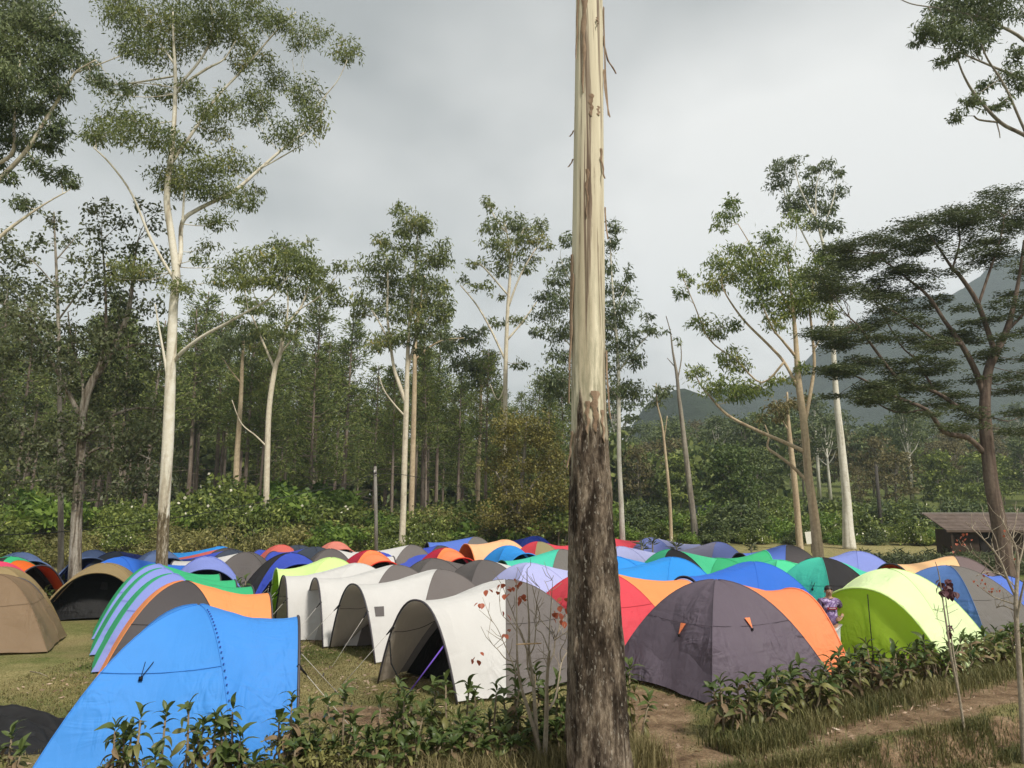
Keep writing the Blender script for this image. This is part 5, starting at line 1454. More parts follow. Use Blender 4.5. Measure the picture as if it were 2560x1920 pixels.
rosette(1603, 1364, 40, 1.0, 'lowest spiky palm left of the taller thin one', 26, .6)
rosette(1877, 1366, 48, 1.2, 'spiky palm on the far lawn left of the blue and grey tent', 36, .55)

# tea rows on the small slope
for i in range(9):
    y = 96 + i * 1.75
    x0, x1 = 28.5 - i * .1 + (i % 3) * .4, 40.5 - abs(i - 4) * .5
    n = 420
    xs = rgw.uniform(x0, x1, n); ys = y + rgw.normal(size=n) * .32
    zg = np.array([gz(float(a), float(b_)) for a, b_ in zip(xs, ys)])
    P = np.stack([xs, ys, zg + .75 * np.sqrt(rgw.uniform(0, 1, n)) * np.cos(np.clip((ys - y) * 1.6, -1.5, 1.5))], 1)
    o = link('tea_hedge', np_mesh('tea_hedge', leaf_verts(P, rgw.normal(size=(n, 3)) + np.array((0, -.3, .8)), .34, .2, rgw), quads(n), leafmat('leaf_tea', (0.07, 0.11, 0.022), (0.22, 0.28, 0.06), .3, .5)))
    tag(o, 'clipped row of bright tea bushes on the slope behind the small hut', 'tea hedge', 'tea rows on the small slope')

# ------------------------------------------------------------------ poles, wires, notice, hut, shed
MAT_WOODPOLE = barkmat('pole_wood', (0.23, 0.215, 0.19), (0.15, 0.135, 0.12), (0.08, 0.07, 0.06), 0.35, 0.6, 2.0)
MAT_DARKPOLE = barkmat('pole_dark', (0.085, 0.078, 0.070), (0.05, 0.045, 0.04), (0.03, 0.026, 0.022), 0.35, 0.6, 2.0)
MAT_WIRE = plain('wire', (0.03, 0.03, 0.03), 0.6)
def pole(px, py0, py1, px1, d, r, mat, lab, arms):
    a, b_ = at(px, py0, d), at(px1, py1, d)
    z0 = gz(a.x, d)
    root = empty('utility_pole', (a.x, d, z0), lab, 'pole')
    top = Vector((b_.x - a.x, 0, b_.z - z0))
    m = MB(); m.tube([(0, 0, -.3), top * .5, top], [r, r * .9, r * .75], 10); m.build('post', mat, root)
    m = MB()
    if arms:
        m.box((top.x - .10, -.13, top.z - .40), (top.x + .10, -.07, top.z - .30)); m.build('bracket', MAT_POLE, root)
        m = MB(); m.tube([(top.x, -.15, top.z - .40), (top.x, -.15, top.z - .22)], [.05, .035], 8); m.build('insulator', plain('porcelain', (.5, .48, .44), .3, .5), root)
    else:
        m.tube([top + Vector((0, 0, -.02)), top + Vector((0, 0, .06))], [r * .8, r * .5], 8); m.build('cap', MAT_POLE, root)
    return a
pole(943, 1395, 1166, 938, 44, .115, MAT_WOODPOLE, 'grey wooden pole with wires behind the white and orange tents', True)
pole(2208, 1385, 1168, 2190, 60, .16, MAT_DARKPOLE, 'dark leaning pole near the shed at the right', False)
def wire(pts, lab):
    v = [at(px, py, d) for px, py, d in pts]
    m = MB(); m.tube([p for p, r in smooth_path([(q, .02) for q in v], 5)], .02, 4)
    tag(m.build('overhead_wire', MAT_WIRE), lab, 'wire')
wire([(939, 1184, 43.8), (860, 1210, 42.5), (700, 1245, 40), (520, 1281, 37), (380, 1302, 35), (195, 1326, 32), (0, 1338, 29), (-120, 1340, 27)], 'thin black wire sagging left from the grey pole in front of the bushes')
wire([(939, 1184, 43.8), (1000, 1186, 45), (1080, 1200, 48), (1180, 1224, 52), (1240, 1235, 54)], 'thin black wire running right from the grey pole towards the olive yellow tree')
def notice():
    p = at(2027, 1345, 51); z0 = gz(p.x, 51)
    root = empty('notice_board', (p.x, 51, z0), 'small white notice on a thin post beside the peeling tan trunk', 'sign')
    h = p.z - z0
    m = MB(); m.tube([(0, .03, -.1), (0, .03, h + .3)], .025, 6); m.build('post', MAT_POLE, root)
    m = MB(); m.box((-.24, -.02, h - .38), (.24, .0, h + .42), Matrix.Rotation(math.radians(-6), 4, 'Y')); m.build('board', plain('board_white', (.72, .70, .62), .6), root, smooth=False)
notice()
WOOD_DK = plain('wood_dark', (0.055, 0.040, 0.030), .85, .1, 0, .35, 4)
def hut():
    p = at(1800, 1290, 88); z0 = gz(p.x, 88)
    root = empty('hut', (p.x, 88, z0), 'small dark roofed hut with a pale wall panel beside the tea rows', 'hut')
    q = lambda px, py: at(px, py, 86) - Vector((p.x, 88, z0))
    a, b_ = q(1740, 1296), q(1812, 1264)
    m = MB()
    for s in (0, .06):
        pts = [(a.x, -2.6, a.z + s), (b_.x, -2.6, a.z + s), (b_.x, 0.4, b_.z + s), (a.x, 0.4, b_.z + s)]
        m.poly(pts if s else pts[::-1])
    m.build('roof', plain('tarp_dark', (.035, .037, .042), .6), root, smooth=False)
    c, d_ = q(1816, 1330), q(1845, 1268)
    m = MB(); m.box((c.x, -2.0, c.z), (c.x + (d_.x - c.x) * .5, -1.9, d_.z)); m.build('wall_panel', plain('panel_white', (.55, .56, .56), .7), root, smooth=False)
    m = MB(); m.box((c.x + (d_.x - c.x) * .5 + .02, -2.0, c.z), (d_.x + .25, -1.9, d_.z)); m.build('wall', plain('wood_plank', (.28, .20, .13), .85), root, smooth=False)
    for px in (1808, 1858):
        e, f_ = q(px, 1330), q(px + 2, 1258)
        m = MB(); m.tube([(e.x, -2.2, 0), (f_.x, -2.2, f_.z)], .09, 6); m.build('post', WOOD_DK, root)
    e = q(1835, 1262)
    m = MB(); m.tube([(q(1806, 1262).x, -2.2, e.z), (q(1862, 1258).x, -2.2, e.z + .1)], .07, 6); m.build('beam', WOOD_DK, root)
    m = MB(); m.box((a.x + .3, .2, 0), (b_.x - .2, .4, b_.z - .1)); m.build('wall', WOOD_DK, root, smooth=False)
hut()
def shed():
    d0, d1 = 45.0, 47.5
    eL, rL = at(2366, 1328, d0), at(2313, 1285, d1)
    x0 = eL.x; x1 = x0 + 7.5
    z0 = gz(x0, d1)
    root = empty('shed', (x0, d0, z0), 'low shed with rusty brown shingle roof behind the spreading tree', 'shed')
    m = MB()
    nC_ = 12
    ez, rz_ = eL.z - z0, rL.z - z0
    dy = d1 - d0
    RS = plain('roof_shingle', (0.150, 0.118, 0.102), .95, .05, 0, .55, 2.2)
    for i in range(nC_):
        t0, t1 = i / nC_, (i + 1.25) / nC_
        m.box((0, 0, 0), (1, 1, 1), Matrix(((x1 - x0, 0, 0, 0), (0, dy * (t1 - t0), 0, dy * t0), (0, (rz_ - ez) * (t1 - t0) - .05, .045, ez + (rz_ - ez) * t0 + .05), (0, 0, 0, 1))))
    m.build('roof', RS, root, smooth=False)
    m = MB(); m.box((-.05, dy - .12, rz_ - .02), (x1 - x0 + .05, dy + .14, rz_ + .10)); rd = m.build('ridge_cap', plain('ridge_grey', (.22, .20, .18), .9), root, smooth=False)
    m = MB(); m.box((.55, .5, -.2), (x1 - x0 - .5, .62, ez + .10)); m.build('wall', WOOD_DK, root, smooth=False)
    m = MB(); m.box((.55, .62, -.2), (.67, dy - .3, ez + .10)); m.build('wall', WOOD_DK, root, smooth=False)
    m = MB(); m.box((2.2, .44, -.1), (3.4, .5, ez - .1)); m.build('door', plain('door_black', (.02, .017, .015), .8), root, smooth=False)
    m = MB(); m.box((0.0, -.03, ez - .06), (x1 - x0, .02, ez + .05)); m.build('eaves_board', plain('eaves', (.10, .072, .055), .9), root, smooth=False)
    for xx in (.3, 3.8, 7.2):
        m = MB(); m.box((xx, .1, -.2), (xx + .12, .22, ez)); m.build('post', WOOD_DK, root, smooth=False)
shed()

# ------------------------------------------------------------------ hedge plants in the foreground, leaf by leaf
LEAF_DRA = leafmat('leaf_strap_green', (0.042, 0.075, 0.018), (0.13, 0.165, 0.048), 0.25, 0.42, (0.28, 0.27, 0.10))
LEAF_OLD = leafmat('leaf_strap_old', (0.095, 0.105, 0.032), (0.25, 0.235, 0.085), 0.25, 0.45, (0.42, 0.36, 0.17))
LEAF_DRY = leafmat('leaf_dry_brown', (0.12, 0.080, 0.045), (0.30, 0.215, 0.125), 0.15, 0.7)
STEM = barkmat('shrub_stem', (0.27, 0.22, 0.15), (0.18, 0.14, 0.095), (0.09, 0.07, 0.05), .4, .6, 3.0)

def strap_leaf(name, L_, W, bend, mat):
    """a folded strap leaf along +X, arching with bend"""
    G = []
    n = 5
    for i in range(n + 1):
        t = i / n
        a = bend * t * t
        x = L_ * t * (1 - 0.18 * abs(bend) * t); z = -L_ * 0.62 * a * t if bend else 0
        w = W * (0.22 + .80 * math.sin(math.pi * min(1, t * .92 + .02)) ** 1.0) * (1.0 if t < .95 else .35)
        G.append([(x, w * .5, z + w * .22), (x, 0, z), (x, -w * .5, z + w * .22)])
    m = MB(); m.quad_grid(G)
    return m.mesh(name, mat, True)
LM = {}
for kind_, mat_ in (('fresh', LEAF_DRA), ('old', LEAF_OLD), ('dry', LEAF_DRY)):
    LM[kind_] = [strap_leaf('leaf', l, w, b_, mat_) for l, w, b_ in ((.155, .056, .35), (.18, .060, .8), (.175, .064, 1.3), (.135, .050, .15), (.20, .060, 1.0))]
LEAVES = 0
def dracaena(x, y, h, lab, grp, stems=3, per=15, spread=.16, old=0.4, seed=0, sc=1.0, single=True):
    global LEAVES
    rg = random.Random(seed)
    z0 = gz(x, y)
    root = empty('hedge_shrub', (x, y, z0), lab, 'shrub', grp)
    joined = []
    for s in range(stems):
        a = rg.uniform(0, 6.28); r = spread * (0.2 if s == 0 else rg.uniform(.5, 1.1))
        hh_ = h * (1.0 if s == 0 else rg.uniform(.55, .95)) - .12 * sc
        B = Vector((math.cos(a) * r * .3, math.sin(a) * r * .3, -.05)); T = Vector((math.cos(a) * r, math.sin(a) * r, hh_))
        m = MB(); m.tube([B, B * .4 + T * .6 + Vector((rg.uniform(-.03, .03), rg.uniform(-.03, .03), 0)), T], [.022 * sc, .016 * sc, .012 * sc], 6)
        m.build('stem', STEM, root)
        for k in range(per):
            u = k / per                                     # 0 topmost .. 1 lowest on the stem
            kind_ = 'fresh' if u < 1 - old else ('old' if rg.random() < .72 else 'dry')
            zz_ = T.z + .06 - u ** 1.5 * hh_ * .85
            P = B.lerp(T, max(0, (zz_ - B.z) / (T.z - B.z))) if zz_ < T.z else T + Vector((0, 0, zz_ - T.z))
            az = k * 2.4 + rg.uniform(-.4, .4)
            el = math.radians(72 - 125 * u ** .8 + rg.uniform(-26, 26))
            M = Matrix.Translation(P) @ Matrix.Rotation(az, 4, 'Z') @ Matrix.Rotation(-el, 4, 'Y') @ Matrix.Rotation(rg.uniform(-1.0, 1.0), 4, 'X') @ Matrix.Scale(rg.uniform(.7, 1.3) * sc, 4)
            me_ = rg.choice(LM[kind_])
            if single:
                o = bpy.data.objects.new('leaf', me_); COL.objects.link(o); o.parent = root; o.matrix_local = M
                LEAVES += 1
            else:
                joined.append((me_, M))
    if joined:
        by = {}
        for me_, M in joined:
            v, f = by.setdefault(me_.materials[0], ([], []))
            n0 = len(v)
            v += [tuple(M @ q.co) for q in me_.vertices]; f += [tuple(n0 + i for i in p_.vertices) for p_ in me_.polygons]
        for mat_, (v, f) in by.items():
            m = MB(); m.v, m.f = v, f
            m.build('foliage', mat_, root)['kind'] = 'stuff'
    return root

G1 = 'low hedge of strap leaved shrubs in front of the blue tent'
FRONT = [  # (top px, top py, distance, stems, leaves per stem, label)
    (22, 1825, 9.0, 2, 14, 'green strap leaved shrub at the bottom left corner beside the black tarp'),
    (300, 1800, 8.5, 3, 15, 'lowest strap leaved shrub in front of the blue tent with pale flower heads'),
    (345, 1775, 8.6, 2, 12, 'leaning strap leaved shrub between the lowest one and the tall bare stem'),
    (408, 1765, 8.7, 1, 20, 'single stemmed strap leaved shrub with bare lower stem in front of the blue tent'),
    (466, 1750, 8.75, 2, 19, 'tall dense strap leaved shrub second from the bare lower stem'),
    (538, 1772, 8.8, 3, 17, 'full strap leaved shrub under the blue tent seam'),
    (588, 1752, 8.85, 3, 17, 'largest strap leaved shrub with drooping leaves in front of the blue tent'),
    (728, 1732, 9.15, 2, 18, 'strap leaved shrub at the near foot of the blue tent hoop'),
    (768, 1750, 9.25, 2, 12, 'small strap leaved shrub just right of the blue tent hoop'),
    (862, 1716, 9.4, 3, 17, 'strap leaved shrub standing alone in front of the alley grass'),
    (945, 1740, 9.5, 3, 16, 'drooping strap leaved shrub left of the white tent mouth'),
    (995, 1700, 9.55, 3, 18, 'big glossy strap leaved shrub at the foot of the white tent hoop'),
    (1036, 1738, 9.6, 3, 16, 'low strap leaved shrub below the white tent mouth'),
    (1107, 1690, 9.8, 3, 17, 'strap leaved shrub covering the white tent mouth'),
    (1171, 1705, 9.9, 3, 16, 'strap leaved shrub against the white canopy corner'),
    (1235, 1710, 10.0, 2, 16, 'yellowish strap leaved shrub left of the red leaved shrub'),
    (1285, 1662, 10.2, 3, 17, 'strap leaved shrub behind the red leaved shrub, left stems'),
    (1338, 1664, 10.2, 3, 17, 'strap leaved shrub behind the red leaved shrub, right stems'),
    (1395, 1690, 10.1, 3, 17, 'dark strap leaved shrub touching the left side of the great trunk'),
    (1425, 1705, 9.9, 2, 15, 'low strap leaved shrub half behind the great trunk'),
    (1580, 1652, 10.4, 3, 18, 'strap leaved shrub at the right side of the great trunk')]
for i, (px, py, d, st_, per, lab) in enumerate(FRONT):
    p = at(px, py, d)
    dracaena(p.x, d, p.z - gz(p.x, d), lab, G1, st_ + 1, per + 6, .19, .55, 100 + i, .92)
G2 = 'low hedge of strap leaved shrubs along the right path'
RIGHT = [(1806, 1682, 10.9), (1850, 1690, 11.1), (1862, 1672, 11.3), (1905, 1690, 11.4), (1936, 1655, 11.7), (1975, 1672, 11.9), (2004, 1640, 12.2), (2030, 1665, 12.2), (2062, 1650, 12.5), (2090, 1612, 12.9), (2110, 1640, 12.8), (2140, 1628, 13.1), (2168, 1592, 13.5),
         (2200, 1618, 13.5), (2236, 1600, 13.9), (2268, 1612, 14.0), (2302, 1582, 14.4), (2335, 1600, 14.5), (2368, 1598, 14.8), (2400, 1586, 15.1), (2432, 1585, 15.4), (2462, 1570, 15.8), (2496, 1575, 16.0), (2520, 1555, 16.4), (2552, 1552, 16.8)]
RL = ['first shrub of the right hedge, on a bare stem before the plum grey tent', 'second shrub of the right hedge with pale twisted leaves', 'tufted shrub of the right hedge against the plum grey wall', 'low shrub of the right hedge with yellowing leaves before the plum grey tent', 'shrub of the right hedge at the plum grey tent corner',
      'drooping shrub of the right hedge below the orange canopy', 'upright shrub of the right hedge against the orange canopy', 'small shrub of the right hedge under the orange canopy', 'leaning shrub of the right hedge at the orange canopy foot', 'pointed shrub of the right hedge at the gap below the man']
for i, (px, py, d) in enumerate(RIGHT):
    p = at(px, py, d)
    lab = RL[i] if i < len(RL) else 'strap leaved shrub of the right hedge in front of the lime and steel blue tents'
    dracaena(p.x, d, max(.42, (p.z - gz(p.x, d)) * .93), lab, G2, 4, 17, .24, .74, 300 + i, 1.08, single=False)
for i in range(16):   # second, lower rank that closes the hedge
    t = i / 15
    x, y = 3.9 + t * 8.0, 11.9 + t * 6.0
    dracaena(x, y, .62 + .1 * math.sin(i * 2.0), 'low strap leaved shrub in the second rank of the right hedge', G2, 4, 17, .30, .78, 400 + i, 1.1, single=False)
p = on(500, 1440)
for i, (px, py) in enumerate(((112, 1495), (130, 1505), (102, 1520), (150, 1462))):
    q = on(px, py + 30)
    dracaena(q.x, q.y, .75, 'yellow green strap leaved shrub between the brown and olive tents', 'shrubs between the far left tents', 3, 14, .3, .5, 500 + i, 1.5, single=False)
for i, (px, py, d) in enumerate(((592, 1445, 24), (612, 1440, 24.5))):
    q = at(px, py, d)
    dracaena(q.x, d, max(.5, q.z), 'small dark shrub in front of the grey and white tent', 'shrubs among the tents', 3, 14, .2, .4, 520 + i, 1.3, single=False)

for i in range(22):   # the lower rank that fills the front hedge
    t = (i + .5) / 22
    x = -3.3 + t * 4.25; y = 8.75 + t * 1.25 + .12 * math.sin(i * 2.7)
    if i in (3, 6): continue
    dracaena(x, y, .40 + .16 * (.5 + .5 * math.sin(i * 1.9)) + .12 * t, 'low drooping shrub filling the foot of the front hedge', 'low shrubs filling the front hedge', 4, 22, .26, .66, 700 + i, .86, single=False)
# a small leaved weed bush in the hedge, beside the blue tent hoop
wb = bush('weed_bush', 61, 9, 170, .42, .95, LEAF_BUSH_B, 'twiggy small leaved weed bush beside the blue tent hoop', None, (.07, .028))
p = at(775, 1800, 9.2); wb.location = (p.x, 9.2, gz(p.x, 9.2))
for o_ in [copy_tree(wb, (p.x + .45, 9.3, gz(p.x + .45, 9.3)), 1.2, (1, 1, .8), 'twiggy weed bush in front of the alley grass'), copy_tree(wb, (p.x - 1.95, 8.75, gz(p.x - 1.95, 8.75)), 2.0, (.7, .7, .75), 'small twiggy weed bush among the shrubs before the blue tent')]: pass

# ------------------------------------------------------------------ grass: tall tufts under the hedges and on the bank, short turf near by, leaf litter
GRASS_DRY = leafmat('grass_blades', (0.10, 0.095, 0.030), (0.30, 0.25, 0.12), 0.25, 0.6, (0.42, 0.36, 0.20))
GRASS_GRN = leafmat('grass_blades_green', (0.050, 0.075, 0.018), (0.16, 0.17, 0.06), 0.3, 0.6, (0.30, 0.26, 0.12))
GRASS_MIX = leafmat('grass_blades_mixed', (0.070, 0.085, 0.024), (0.23, 0.20, 0.085), 0.25, 0.6, (0.40, 0.33, 0.17))
rgg = np.random.default_rng(99)
def blades(name, X, Y, H0, H1, W, mat, lab, lean=.5):
    n = len(X)
    Z = np.array([gz(float(a), float(b_)) for a, b_ in zip(X, Y)])
    P = np.stack([X, Y, Z - .01], 1)
    H = rgg.uniform(H0, H1, n)
    az = rgg.uniform(0, 6.283, n); lv = rgg.uniform(.1, 1, n) * lean
    dirv = np.stack([np.cos(az), np.sin(az), np.zeros(n)], 1)
    side = np.stack([-np.sin(az + rgg.normal(size=n) * .8), np.cos(az), np.zeros(n)], 1)
    side = unit(side)
    up = np.array((0, 0, 1.0))
    m1 = P + up * (H * .6)[:, None] + dirv * (H * lv * .35)[:, None]
    tp_ = P + up * (H * (1 - .35 * lv))[:, None] + dirv * (H * lv * 1.05)[:, None]
    w = (W * rgg.uniform(.6, 1.3, n))[:, None]
    Vv = np.stack([P - side * w * .5, P + side * w * .5, m1 + side * w * .4, m1 - side * w * .4, tp_], 1).reshape(-1, 3)
    base = np.arange(n)[:, None] * 5
    q = base + np.array((0, 1, 2, 3)); q2 = base + np.array((3, 2, 4, 4))
    me_ = bpy.data.meshes.new(name)
    faces = np.concatenate([q, base + np.array((3, 2, 4, 3))])
    # quads for the shaft and triangles for the tip
    me_.vertices.add(len(Vv)); me_.vertices.foreach_set('co', Vv.astype(np.float32).ravel())
    me_.loops.add(n * 7)
    li = np.concatenate([q, base + np.array((3, 2, 4))], 1).astype(np.int32)
    me_.loops.foreach_set('vertex_index', li.ravel())
    me_.polygons.add(n * 2)
    ls = (np.arange(n)[:, None] * 7 + np.array((0, 4))).astype(np.int32); lt = np.tile(np.array((4, 3), dtype=np.int32), (n, 1))
    me_.polygons.foreach_set('loop_start', ls.ravel()); me_.polygons.foreach_set('loop_total', lt.ravel())
    me_.update(calc_edges=True)
    me_.materials.append(mat)
    return tag(link(name, me_), lab, 'grass', kind='stuff')
def along(x0, y0, x1, y1, n, w):
    t = rgg.uniform(0, 1, n)
    k = rgg.normal(size=n) * w
    dx, dy = x1 - x0, y1 - y0; l = math.hypot(dx, dy)
    # tufts
    c = (np.sin(t * 61) + np.sin(t * 23 + 1)) * .02
    return x0 + dx * t - dy / l * k + c, y0 + dy * t + dx / l * k
pf0, pf1 = at(250, 1900, 8.5), at(1600, 1800, 10.3)
X, Y = along(pf0.x, 8.45, .95, 9.75, 15000, .30)
k = rgg.uniform(size=len(X)) < np.clip((X + 3.2) / 1.8, .15, 1)
X2, Y2 = along(.6, 9.35, 1.75, 10.2, 3500, .22)
blades('tall_grass', np.concatenate([X[k], X2]), np.concatenate([Y[k], Y2]), .15, .48, .010, GRASS_DRY, 'tall dry grass under the hedge shrubs in front', .7)
X, Y = along(2.9, 10.7, 12.6, 17.6, 11000, .22)
X2, Y2 = along(2.75, 10.35, 4.0, 11.2, 2500, .2)
blades('tall_grass', np.concatenate([X, X2]), np.concatenate([Y, Y2]), .08, .32, .012, GRASS_MIX, 'tall mixed grass under the hedge along the right path', .7)
# the lip and slope of the bank
t = rgg.uniform(.02, 1, 17000); k = rgg.normal(size=17000) * .11 - .04
Bx = STEP_A.x + _sd.x * t * 12.5 + _sn.x * k; By = STEP_A.y + _sd.y * t * 11.5 + _sn.y * k
blades('bank_grass', Bx, By, .06, .24, .011, GRASS_MIX, 'mixed grass hanging over the little earth bank', 1.0)
def turf(n, x0, x1, y0, y1, H0, H1, keep_green, name, lab, mat, W=.013):
    X = rgg.uniform(x0, x1, n); Y = rgg.uniform(y0, y1, n)
    ok = np.zeros(n, dtype=bool)
    for i in range(n):
        x, y = float(X[i]), float(Y[i])
        if abs(x) > .72 * y + .4: continue
        d = dirt(x, y); l = lush(x, y) + .25 * noise.noise(Vector((x * 3, y * 3, 1)))
        pr = (1 - d) * (sstep(.15, .6, l) if keep_green else (1 - .7 * sstep(.3, .7, l)))
        ok[i] = rgg.uniform() < pr
    return blades(name, X[ok], Y[ok], H0, H1, W, mat, lab, 1.0)
turf(95000, -9.5, 12, 8.0, 21, .025, .085, True, 'grass', 'short green grass on the camp ground', GRASS_GRN)
turf(120000, -9.5, 12, 8.0, 21, .025, .075, False, 'grass', 'short dry grass on the camp ground', GRASS_DRY)
n = 7500
X = rgg.uniform(-9, 12, n); Y = 8.0 + 12 * rgg.uniform(0, 1, n) ** 1.4
nn = np.array([noise.noise(Vector((float(a) * .5, float(b_) * .5, 5))) for a, b_ in zip(X, Y)])
k = rgg.uniform(size=n) < np.clip(.45 + nn, .15, 1)
X, Y = X[k], Y[k]; n = len(X)
Z = np.array([gz(float(a), float(b_)) for a, b_ in zip(X, Y)]) + rgg.uniform(.012, .05, n)
D = rgg.normal(size=(n, 3)); D[:, 2] *= .25
tag(link('leaf_litter', np_mesh('leaf_litter', leaf_verts(np.stack([X, Y, Z], 1), D, rgg.uniform(.06, .15, n), rgg.uniform(.022, .045, n), rgg), quads(n), leafmat('litter', (0.24, 0.16, 0.10), (0.50, 0.38, 0.28), .1, .8, (0.62, 0.50, 0.40)))), 'pale fallen leaves scattered over the ground', 'leaf litter', kind='stuff')

# ------------------------------------------------------------------ shrub with red leaves, sapling, small bare tree at the right
RED_LEAF = leafmat('leaf_red', (0.30, 0.06, 0.035), (0.55, 0.16, 0.085), .35, .45)
DARK_RED = leafmat('leaf_dark_purple', (0.060, 0.022, 0.030), (0.13, 0.050, 0.060), .25, .45)
BARK_TWIG = barkmat('bark_twig', (0.36, 0.31, 0.24), (0.26, 0.21, 0.16), (0.13, 0.10, 0.075), .38, .56, 4.0)
def round_leaf(L_, W):
    G = []
    for i in range(6):
        t = i / 5
        w = W * math.sin(math.pi * (0.06 + .90 * t) ** .8) + .001
        G.append([(L_ * t, w * .5, .12 * w - .10 * L_ * t * t), (L_ * t, 0, -.10 * L_ * t * t), (L_ * t, -w * .5, .12 * w - .10 * L_ * t * t)])
    m = MB(); m.quad_grid(G)
    return m.mesh('leaf', None, True)
RLEAF = {}
def put_leaf(root, P, mat, size, rg, down=1.0):
    me_ = RLEAF.get(mat.name)
    if me_ is None:
        me_ = round_leaf(.075, .060); me_.materials.append(mat); RLEAF[mat.name] = me_
    o = bpy.data.objects.new('leaf', me_); COL.objects.link(o); o.parent = root
    o.matrix_local = Matrix.Translation(P) @ Matrix.Rotation(rg.uniform(0, 6.28), 4, 'Z') @ Matrix.Rotation(math.radians(rg.uniform(25, 80) * down), 4, 'Y') @ Matrix.Rotation(rg.uniform(-.6, .6), 4, 'X') @ Matrix.Scale(size * rg.uniform(.8, 1.2), 4)
def twig_shrub(name, label, cat, base, d, stems, leaves, leaf_mat, lsize, seed, bark=BARK_TWIG, extra=40, thin=1.0):
    """stems: lists of (px, py, width px); thin side twigs grow from them; leaves at (px, py, how many)"""
    rg = random.Random(seed)
    z0 = gz(base.x, d)
    B0 = Vector((base.x, d, z0))
    root = empty(name, B0, label, cat)
    ends = []
    for st_ in stems:
        dep = rg.uniform(-.35, .35)
        L_ = []
        for i, (px, py, w) in enumerate(st_):
            y = d + dep * i / max(1, len(st_) - 1)
            L_.append((at(px, py, y) - B0, max(.0030, w * thin * mpp(d) * .5)))
        if len(L_) > 2 and L_[0][0].z < .25: L_[0] = (Vector((L_[0][0].x, L_[0][0].y, -.08)), L_[0][1])
        sp_ = smooth_path(L_, 4)
        m = MB(); m.tube([q for q, r in sp_], [r for q, r in sp_], 7); m.build('stem', bark, root)
        ends += sp_[len(sp_) // 3:]
    tw = MB()
    for k in range(extra):
        q, r = rg.choice(ends)
        v = Vector((rg.uniform(-1, 1), rg.uniform(-.8, .8), rg.uniform(.5, 1.3))).normalized() * rg.uniform(.10, .34)
        tw.tube([q, q + v * .5 + Vector((rg.uniform(-.03, .03), 0, -.02)), q + v], [min(r, .006), .0040, .0026], 4, cap=False)
    tw.build('twigs', bark, root)['kind'] = 'stuff'
    for px, py, n_ in leaves:
        for _ in range(n_):
            P = at(px + rg.uniform(-14, 14), py + rg.uniform(-12, 12), d + rg.uniform(-.15, .15)) - B0
            put_leaf(root, P, leaf_mat, lsize, rg)
    return root
X0, Y0, K = 1240, 1440, 220 / 760          # the zoomed view this shrub was read from
def S(*pts): return [(X0 + x * K, Y0 + y * K, w * K) for x, y, w in pts]
b0 = on(1353, 1935)
twig_shrub('red_leaved_shrub', 'nearly bare shrub with a few red leaves in front of the white and grey tent', 'shrub', b0, b0.y,
    [S((385, 1690, 46), (370, 1500, 42), (350, 1400, 38), (270, 1130, 30), (215, 950, 24), (185, 740, 18), (180, 500, 13), (178, 180, 8), (176, 40, 5)),
     S((350, 1400, 36), (340, 1200, 34), (320, 900, 28), (285, 680, 24), (285, 400, 17), (270, 150, 10), (268, -60, 6)),
     S((410, 1690, 44), (430, 1350, 40), (435, 1170, 36), (440, 900, 28), (455, 700, 22), (465, 640, 14)), S((450, 1160, 22), (510, 1060, 18), (540, 900, 16), (565, 750, 14), (620, 650, 10), (650, 620, 7)),
     S((440, 900, 18), (460, 750, 17), (500, 660, 15), (510, 560, 12), (540, 470, 9), (570, 390, 7), (630, 330, 4)), S((285, 680, 16), (220, 520, 12), (150, 330, 9), (90, 180, 6), (60, 90, 4)),
     S((320, 950, 18), (275, 800, 15), (265, 640, 13), (215, 480, 9), (170, 420, 7), (130, 340, 5)), S((185, 740, 12), (90, 720, 9), (20, 640, 7), (-30, 590, 5), (-70, 520, 4)), S((185, 860, 12), (130, 720, 9), (60, 560, 7), (10, 450, 5), (-40, 380, 3)),
     S((290, 680, 14), (330, 600, 11), (345, 440, 9), (380, 350, 7), (340, 200, 6), (310, 70, 4)), S((345, 450, 8), (350, 250, 6), (378, 100, 4)), S((455, 640, 12), (400, 500, 9), (350, 460, 7), (320, 350, 4)),
     S((455, 700, 12), (460, 500, 9), (475, 250, 7), (490, 40, 4)), S((475, 200, 6), (450, 110, 5), (420, 40, 3)), S((510, 560, 9), (480, 480, 7), (400, 400, 5), (330, 330, 3)), S((510, 550, 9), (600, 490, 7), (650, 470, 4)),
     S((180, 480, 9), (120, 400, 7), (50, 330, 5), (30, 200, 4), (40, 90, 3)), S((320, 750, 9), (380, 715, 7), (470, 710, 5)), S((565, 740, 10), (555, 650, 8), (600, 560, 6), (625, 460, 4))],
    [(1250, 1466, 3), (1267, 1476, 3), (1258, 1488, 3), (1294, 1456, 5), (1302, 1490, 5), (1300, 1502, 2), (1266, 1540, 2), (1260, 1577, 3), (1262, 1700, 0), (1396, 1526, 4), (1404, 1528, 3), (1398, 1560, 2), (1380, 1542, 3), (1410, 1498, 2), (1420, 1496, 2), (1200, 1510, 3), (1198, 1640, 3), (1188, 1648, 1), (1220, 1465, 2), (1414, 1520, 2)],
    RED_LEAF, 1.0, 71, extra=70)
m_ = MB()
q0, q1 = at(1290, 1611, 9.3), at(1354, 1608, 9.3)
m_.tube([q0, (q0 + q1) * .5, q1], [.006, .010, .007], 6)
tag(m_.build('broken_twig', barkmat('twig_orange', (.55, .38, .22), (.42, .27, .15), (.25, .15, .08), .35, .5, 5.0)), 'pale broken twig caught across the red leaved shrub', 'twig')
